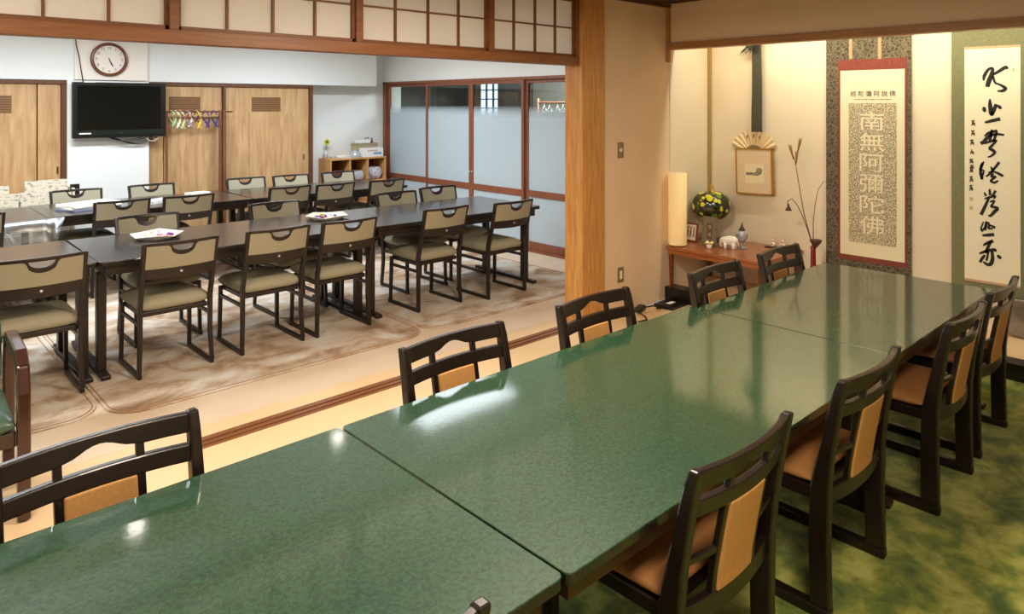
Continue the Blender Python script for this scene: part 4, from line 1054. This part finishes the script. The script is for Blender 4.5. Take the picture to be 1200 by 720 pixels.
# ------------------------------------------------------------------ hanging scrolls
def quad(bm, ya, yb, za, zb, X, t=.002):   # board on the alcove wall, front face at X
    box(bm, X, X+t, min(ya,yb), max(ya,yb), min(za,zb), max(za,zb))
def brush(bm, strokes, X, k=1.2):
    """strokes: lists of (px,py,halfwidth_px) traced on the scroll, laid on plane x=X"""
    for st in strokes:
        pts = [Vector((0,)+on_x(p[0], p[1], X)) for p in st]; hw = [p[2]*X/ (FW[0]+((st[0][0]-CX)/FPX)*RT[0])/FPX*k for p in st]
        # refine
        P_, W_2 = [], []
        for i in range(len(pts)-1):
            p0, p1, p2, p3 = pts[max(i-1,0)], pts[i], pts[i+1], pts[min(i+2,len(pts)-1)]
            for s in range(5):
                f = s/5; P_.append(.5*((2*p1)+(p2-p0)*f+(2*p0-5*p1+4*p2-p3)*f*f+(3*p1-p0-3*p2+p3)*f**3)); W_2.append(hw[i]+(hw[i+1]-hw[i])*f)
        P_.append(pts[-1]); W_2.append(hw[-1])
        L, R_ = [], []
        for i, p in enumerate(P_):
            d = P_[min(i+1,len(P_)-1)]-P_[max(i-1,0)]
            if d.length < 1e-7: d = Vector((0,1,0))
            d.normalize(); n = Vector((0,-d.z,d.y)); L.append(p+n*W_2[i]); R_.append(p-n*W_2[i])
        rings = [[(X,)+tuple(a)[1:], (X-.0008,)+tuple(a)[1:], (X-.0008,)+tuple(b)[1:], (X,)+tuple(b)[1:]] for a, b in zip(L, R_)]
        loft(bm, rings)
X1 = XTB-.016
# scroll 1
ya, yb = 2.355, 1.752      # outer left, right
za, zb = 2.30, .36
t = thing('hanging_scroll', 'hanging scroll with dark flowered brocade border and grey printed block of characters', 'scroll', (0,0,0), 0, 'hanging scrolls in the alcove')
bm = NB(); quad(bm, ya, yb, za, zb, X1, .004); obj('brocade', bm, M['brocade_dark'], t)
bm = NB(); y_l, z_t = on_x(982, 82, X1); y_r, z_b = on_x(1063, 318, X1)
quad(bm, y_l, y_r, on_x(1020,69,X1)[1], on_x(1020,308,X1)[1], X1-.003); obj('red_border', bm, M['scroll_red'], t)
bm = NB(); pl, _ = on_x(985, 82, X1); pr, _ = on_x(1060.5, 318, X1)
quad(bm, pl, pr, on_x(1020,82,X1)[1], on_x(1020,302,X1)[1], X1-.005); obj('paper', bm, M['scroll_paper'], t)
bl, _ = on_x(995, 200, X1); br, _ = on_x(1051, 200, X1); bt = on_x(1022,121,X1)[1]; bb = on_x(1022,286,X1)[1]
bm = NB(); quad(bm, bl, br, bt, bb, X1-.0065); obj('printed_block', bm, M['sutra'], t)
c0, c1_ = on_x(1022,130,X1)[1], on_x(1022,276,X1)[1]; cyc = (on_x(1008,200,X1)[0]+on_x(1036,200,X1)[0])/2
hgt = (c0-c1_)/6
M['char_pale'] = mat('char_pale', '#ece0c0', .9)
for i, ch in enumerate('南無阿彌陀佛'):
    zc = c0-hgt*(i+.5)
    o = text_mesh('large_character', ch, .15, M['char_pale'], t, Matrix.Identity(4))
    xs = [v.co.x for v in o.data.vertices]; ys = [v.co.y for v in o.data.vertices]
    sx, sy = .170/(max(xs)-min(xs)), hgt*.86/(max(ys)-min(ys)); mx_, my_ = (max(xs)+min(xs))/2, (max(ys)+min(ys))/2
    for v in o.data.vertices:
        a, b, c = v.co; v.co = (X1-.0072-c*.8, cyc-(a-mx_)*sx, zc+(b-my_)*sy)
hl, hr = on_x(996,108,X1)[0], on_x(1051,112,X1)[0]; hz = on_x(1022, 108.5, X1)[1]
for i, ch in enumerate('經陀彌阿說佛'):
    yy = hl+(hr-hl)*(i+.5)/6
    o = text_mesh('heading_character', ch, .044, M['ink'], t, plane_mw((X1-.0055, yy, hz-.012), (0,-1,0), (0,0,1)))
bm = NB(); rnd = random.Random(9)
for i in range(34):
    px = 1001+i*1.3; a = rnd.uniform(-.5,.5); brush(bm, [[(px, 116.2+a, .35), (px+.7, 116.8-a, .3)]], X1-.0055)
obj('small_lettering', bm, mat('inkpale', '#8a7c5c', .8), t)
for px in (997, 1031):        # hanging straps
    ys, _ = on_x(px, 55, X1); bm = NB(); box(bm, X1-.004, X1, ys-.012, ys+.012, on_x(px,69,X1)[1], 2.30); obj('hanging_strap', bm, mat('strap', '#a89070', .8), t)
bm = NB(); tube(bm, [(X1-.008, ya+.02, zb), (X1-.008, yb-.02, zb)], .014, 10); obj('bottom_roller', bm, M['lacquer_brown'], t)
# pale panel between the scrolls (wall strip) belongs to the second scroll's mount
t = thing('hanging_scroll', 'tall hanging scroll with green border and large black cursive calligraphy', 'scroll', (0,0,0), 0, 'hanging scrolls in the alcove')
gl_, gr_ = 1.500, .875
bm = NB(); quad(bm, gl_, gr_, 2.30, .33, X1, .004); obj('brocade', bm, M['brocade_green'], t)
pl, pr = on_x(1130.5, 200, X1)[0], on_x(1196, 200, X1)[0]
bm = NB(); quad(bm, pl, pr, on_x(1130,58,X1)[1], on_x(1130,326,X1)[1], X1-.003); obj('paper', bm, M['scroll_paper_pale'], t)
bm = NB(); quad(bm, pl, pr, on_x(1130,326,X1)[1]+.003, on_x(1130,326,X1)[1]-.012, X1-.0035); obj('edge_strip', bm, mat('pinkstrip', '#caa07c', .8), t); bm = NB(); quad(bm, pl, pr, on_x(1130,58,X1)[1]+.014, on_x(1130,58,X1)[1]-.002, X1-.0035); obj('edge_strip', bm, mat('pinkstrip', '#caa07c', .8), t)
def A(x, y, w=6): return (1120+x/5.1375, 60+y/5.1375, w/5.1375)
def B_(x, y, w=6): return (1120+x/5.1375, 190+y/5.1375, w/5.1375)
S = [
 # 1
 [A(168,178,3),A(172,150,8),A(195,112,7),A(222,104,6),A(216,140,10),A(200,180,11),A(190,215,9)],
 [A(224,142,5),A(262,120,8),A(300,97,9),A(312,108,4)],
 [A(222,150,6),A(238,190,5),A(262,200,5),A(298,222,8),A(285,238,8),A(250,240,3)],
 # 2
 [A(170,335,4),A(172,350,9),A(176,366,5)],[A(206,288,3),A(207,325,9),A(214,375,10),A(222,388,4)],[A(243,318,6),A(232,350,9),A(218,384,7)],[A(242,325,4),A(262,335,8),A(272,348,6)],[A(176,430,5),A(215,420,8),A(268,408,9)],
 # 3
 [A(172,512,3),A(200,492,7),A(250,478,6)],[A(150,556,8),A(170,545,9),A(200,512,7),A(245,500,6),A(292,505,5)],[A(218,472,4),A(212,505,7),A(205,540,6)],[A(248,480,4),A(236,520,6),A(226,545,5)],[A(170,558,3),A(205,545,6),A(242,538,6),A(222,565,6),A(205,585,7),A(225,598,8),A(234,612,7),A(212,632,5),A(190,638,2)],
 # 4
 [A(170,665,3),A(156,690,7),A(146,716,5)],[B_(160,5,4),B_(152,35,7),B_(150,70,7),B_(158,105,4)],[B_(150,55,3),B_(170,50,3),B_(160,85,5),B_(156,104,7)],
 [B_(212,28,3),B_(220,45,6),B_(226,58,5)],[B_(262,0,6),B_(240,30,6),B_(205,70,6),B_(182,88,3)],[B_(196,62,3),B_(235,60,5),B_(270,76,7),B_(286,86,5)],[B_(226,68,5),B_(214,88,5),B_(240,88,5),B_(212,112,6),B_(232,124,6),B_(256,112,4)],
 # 5
 [B_(172,182,3),B_(182,205,6)],[B_(203,162,4),B_(208,200,7)],[B_(240,172,6),B_(222,205,5)],[B_(172,222,3),B_(205,212,6),B_(238,205,5),B_(228,222,3)],[B_(200,215,5),B_(180,260,7),B_(152,318,8)],[B_(205,240,4),B_(232,234,5),B_(212,268,5)],[B_(208,268,5),B_(250,278,8),B_(232,300,8),B_(208,325,6),B_(196,318,2)],
 # 6
 [B_(168,360,3),B_(154,395,4),B_(158,415,5),B_(176,390,4),B_(184,358,4),B_(182,390,5),B_(176,412,5)],[B_(196,360,4),B_(200,385,6),B_(196,402,5)],[B_(205,378,3),B_(222,388,6),B_(238,396,7)],[B_(196,404,3),B_(222,400,5)],[B_(160,442,5),B_(195,440,8),B_(232,436,8)],
 # 7
 [B_(166,502,4),B_(190,488,7),B_(226,474,8)],[B_(212,478,6),B_(196,510,7),B_(180,548,7)],[B_(142,552,4),B_(175,540,7),B_(232,528,8),B_(238,540,4)],[B_(176,560,5),B_(160,580,7),B_(146,604,6)],[B_(196,540,5),B_(190,575,5),B_(184,595,5)],[B_(218,538,6),B_(222,580,8),B_(212,612,9),B_(192,618,8),B_(166,600,4)],[B_(252,560,5),B_(262,572,9),B_(274,582,5)],
]
bm = NB(); brush(bm, S, X1-.0035); obj('large_calligraphy', bm, M['ink'], t)
bm = NB(); rnd = random.Random(12)
def sig(cx, cy, w, h, F):
    ss = [[F(cx-w,cy-h*.6,2),F(cx+w*.8,cy-h*.75,2.6)],[F(cx,cy-h,2),F(cx-w*.2,cy,3),F(cx-w*.7,cy+h,1.6)],[F(cx-w*.6,cy+h*.1,1.6),F(cx+w*.7,cy,2.4),F(cx+w*.2,cy+h*.8,2)],[F(cx+w*.1,cy+h*.2,1.6),F(cx+w,cy+h*.9,2.6)]]
    k = rnd.randrange(4); return ss[:3] if k == 0 else ss[1:] if k == 1 else ss
SS = []
for cx, cy in ((105,432),(103,492),(98,548),(97,606),(93,662),(98,698)): SS += sig(cx, cy, 13, 17 if cy < 600 else 14, A)
for cx, cy in ((93,46),(93,102),(92,155)): SS += sig(cx, cy, 12, 18, B_)
brush(bm, SS, X1-.0035); obj('small_calligraphy', bm, mat('ink2', '#4a4030', .8), t)
bm = NB(); SS = []
for cx, cy in ((93,222),(92,276)): SS += [[B_(cx-10,cy,9),B_(cx+10,cy,9)]]
SS += [[A(342,112,10),A(352,112,10)]]
brush(bm, SS, X1-.0035); obj('seal_marks', bm, mat('seal', '#c9b28a', .8), t)
bm = NB(); tube(bm, [(X1-.008, gl_+.02, .33), (X1-.008, gr_-.02, .33)], .014, 10); obj('bottom_roller', bm, M['lacquer_brown'], t)
# rounded grey board leaning at the foot of the wall
bm = NB(); n = 16; pts = []
for k in range(n+1):
    a = PI+PI*k/n; pts.append((.24*math.cos(a), .05+.05*math.sin(a)*1.0))
pts += [(.24,.25),(-.24,.25)]
prism(bm, pts, .03, (XTB-.09, .98, .101), (0,1,0), (0,0,1), (1,0,0))
tag(obj('lacquer_board', bm, mat('stone_grey', '#5c544a', .35, c2='#8a7c6c', vscale=9), bevel=.012, seg=3), 'grey mottled board with rounded lower edge, low in the alcove behind the farthest chair', 'board')

# ------------------------------------------------------------------ room behind the glass: window and coat rack
w = D.objects.new('window_6', None); COL.objects.link(w); w['kind'] = 'structure'
M['sky_pane'] = mat('sky_pane', '#cfe0ee', .5, emit='#cfe4ff', estr=1.4)
def grid_window(par, y0, y1, z0, z1, X):
    bm = NB(); box(bm, X, X+.01, y0, y1, z0, z1); obj('glass', bm, M['sky_pane'], par)
    bm = NB(); n = 3
    for k in range(n+1): y = y0+(y1-y0)*k/n; box(bm, X-.03, X, y-.012, y+.012, z0, z1)
    for k in range(8): z = z0+(z1-z0)*k/7; box(bm, X-.028, X, y0, y1, z-.009, z+.009)
    obj('bars', bm, M['dim_dark'], par)
grid_window(w, 9.02, 9.55, .9, 2.0, 8.18)
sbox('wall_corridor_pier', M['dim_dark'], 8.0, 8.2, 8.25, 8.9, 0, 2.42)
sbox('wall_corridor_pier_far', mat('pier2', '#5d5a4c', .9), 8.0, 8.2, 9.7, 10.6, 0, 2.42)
t = thing('coat_rack', 'wooden coat rack with white hangers behind the rightmost glass door', 'rack', (7.2, 6.72, 0), math.radians(0))
bm = NB(); tube(bm, [(0,-.42,1.62),(0,.42,1.62)], .014, 8); obj('rail', bm, M['rack_wood'], t)
for y in (-.42, .42):
    bm = NB(); tube(bm, [(0,y,0),(0,y,1.68)], .016, 8); tube(bm, [(-.2,y,.02),(.2,y,.02)], .018, 8); obj('post', bm, M['rack_wood'], t)
for k, y in enumerate((-.3,-.2,-.06,.04,.2,.3)):
    lab = 'white coat hanger on the coat rack seen through the clear top of the glass'
    q = thing('coat_hanger', lab, 'hanger', (7.2, 6.72+y, 1.62), .5, 'white hangers on the rack behind the glass')
    bm = NB(); tube(bm, [(.0,0,-.01),(.0,0,-.05),(.16,0,-.13),(-.16,0,-.13),(0,0,-.05)], .007, 6); obj('body', bm, M['white'], q)
    bm = NB(); tube(bm, [(0,0,-.045),(0,0,.0),(.0,0.012,.018),(.0,0.0,.022)], .003, 5); obj('hook', bm, M['steel'], q)

# ------------------------------------------------------------------ ceiling lights and lighting
def area(name, loc, size, energy, color, rot=(0,0,0), sy=None, parent=None, spread=None):
    l = D.lights.new(name, 'AREA'); l.energy = energy; l.color = color; l.size = size
    if sy: l.shape = 'RECTANGLE'; l.size_y = sy
    if spread: l.spread = spread
    o = D.objects.new(name, l); COL.objects.link(o); o.location = loc; o.rotation_euler = rot
    return o
COOL = (.88, .95, 1.0); WARM = (1.0, .87, .70); NEU = (1.0, .95, .88)
m_tube = mat('diffuser_cool', '#ffffff', .5, emit='#e6f2ff', estr=1.2)
m_down = mat('diffuser_warm', '#fff4e0', .5, emit='#ffe2b0', estr=1.5)
def panel(label, x, y, L, Wd, E=30):
    t = thing('ceiling_light', label, 'light', (x, y, ZC), 0, 'white ceiling lights in the far room')
    pbox('housing', M['white'], t, -L/2-.03, L/2+.03, -Wd/2-.03, Wd/2+.03, -.05, 0, bevel=.004)
    pbox('diffuser', m_tube, t, -L/2, L/2, -Wd/2, Wd/2, -.058, -.0495)
    area('panel_lamp', (x, y, ZC-.062), L, E, COOL, sy=Wd)
panel('long white ceiling light above the right end of the front dark tables', 4.05, 5.08, 1.05, .60, 6.5)
panel('long white ceiling light above the back row, right', 3.6, 6.6, 1.1, .22, 41)
panel('long white ceiling light above the back row, left', 1.3, 6.6, 1.1, .22, 41)
panel('long white ceiling light above the left end of the front row', .0, 5.3, 1.1, .22, 40)
for x, yl, lab in ((1.37, 5.03, 'round recessed ceiling lamp above the left snack tray'), (2.95, 5.25, 'round recessed ceiling lamp above the middle of the front row')):
    t = thing('recessed_lamp', lab, 'light', (x, yl, ZC), 0, 'round recessed lamps over the front row')
    bm = NB(); lathe(bm, [(.05,0),(.065,-.002),(.065,-.008),(.05,-.006)], n=24); obj('ring', bm, M['white'], t)
    bm = NB(); lathe(bm, [(.001,-.003),(.05,-.003),(.05,-.0055),(.001,-.0055)], n=24); obj('lamp', bm, m_down, t)
    area('recessed_bulb', (x, yl, ZC-.01), .09, .45, (1,.93,.82))
# near room; first lamp added to light the right-hand chairs and carpet
m_near = mat('diffuser_near', '#fff2dc', .5, emit='#ffd9a0', estr=5)
for x, y, E, lab in ((.9, .1, 42, 'added square ceiling lamp lighting the right-hand chairs and carpet'), (2.1, 2.0, 52, 'square white ceiling lamp above the middle green table'), (.0, 2.3, 26, 'square white ceiling lamp over the lower left chairs')):
    t = thing('ceiling_lamp', lab, 'light', (x, y, ZC-.018), 0, 'square lamps of the near room')
    pbox('housing', M['beam'], t, -.26, .26, -.26, .26, -.10, 0, bevel=.004); pbox('diffuser', m_near, t, -.24, .24, -.24, .24, -.106, -.099)
    area('near_lamp', (x, y, ZC-.13), .46, E, WARM)
# hidden lamp of the alcove behind its lintel
t = thing('alcove_light', 'tube lamp fixed behind the alcove lintel', 'light', (XT+.12, 1.9, 2.36))
pbox('housing', M['white'], t, -.03, .03, -1.2, 1.2, 0, .05); pbox('tube', mat('tube_e', '#ffffff', .5, emit='#fff0cc', estr=6), t, -.014, .014, -1.18, 1.18, -.025, 0)
area('alcove_lamp', (XT+.14, 1.9, 2.33), .05, 13, (.98, 1, .84), sy=2.4, rot=(0, math.radians(-12), 0))
# behind the glass: unseen fill light added to brighten the corridor
area('corridor_fill', (7.0, 7.0, 2.38), .5, 60, (.95,.98,1))
w = D.worlds.new('world'); bpy.context.scene.world = w; w.use_nodes = True
w.node_tree.nodes['Background'].inputs[0].default_value = (.8, .9, 1, 1); w.node_tree.nodes['Background'].inputs[1].default_value = .3

# ------------------------------------------------------------------ camera and view
cam = D.cameras.new('camera'); co = D.objects.new('camera', cam); COL.objects.link(co)
cam.sensor_width = 36; cam.lens = FPX/1200*36; cam.shift_y = -(360-CY)/1200
cam.clip_start = .02
co.location = (0, 0, CH); co.rotation_euler = (PI/2, 0, AY-PI/2)
sc = bpy.context.scene; sc.camera = co
sc.view_settings.view_transform = 'Standard'; sc.view_settings.look = 'None'; sc.view_settings.gamma = 1
sc.view_settings.use_curve_mapping = False
sc.view_settings.exposure = 0.42
sc.cycles.max_bounces = 8; sc.cycles.diffuse_bounces = 5; sc.cycles.sample_clamp_indirect = 6
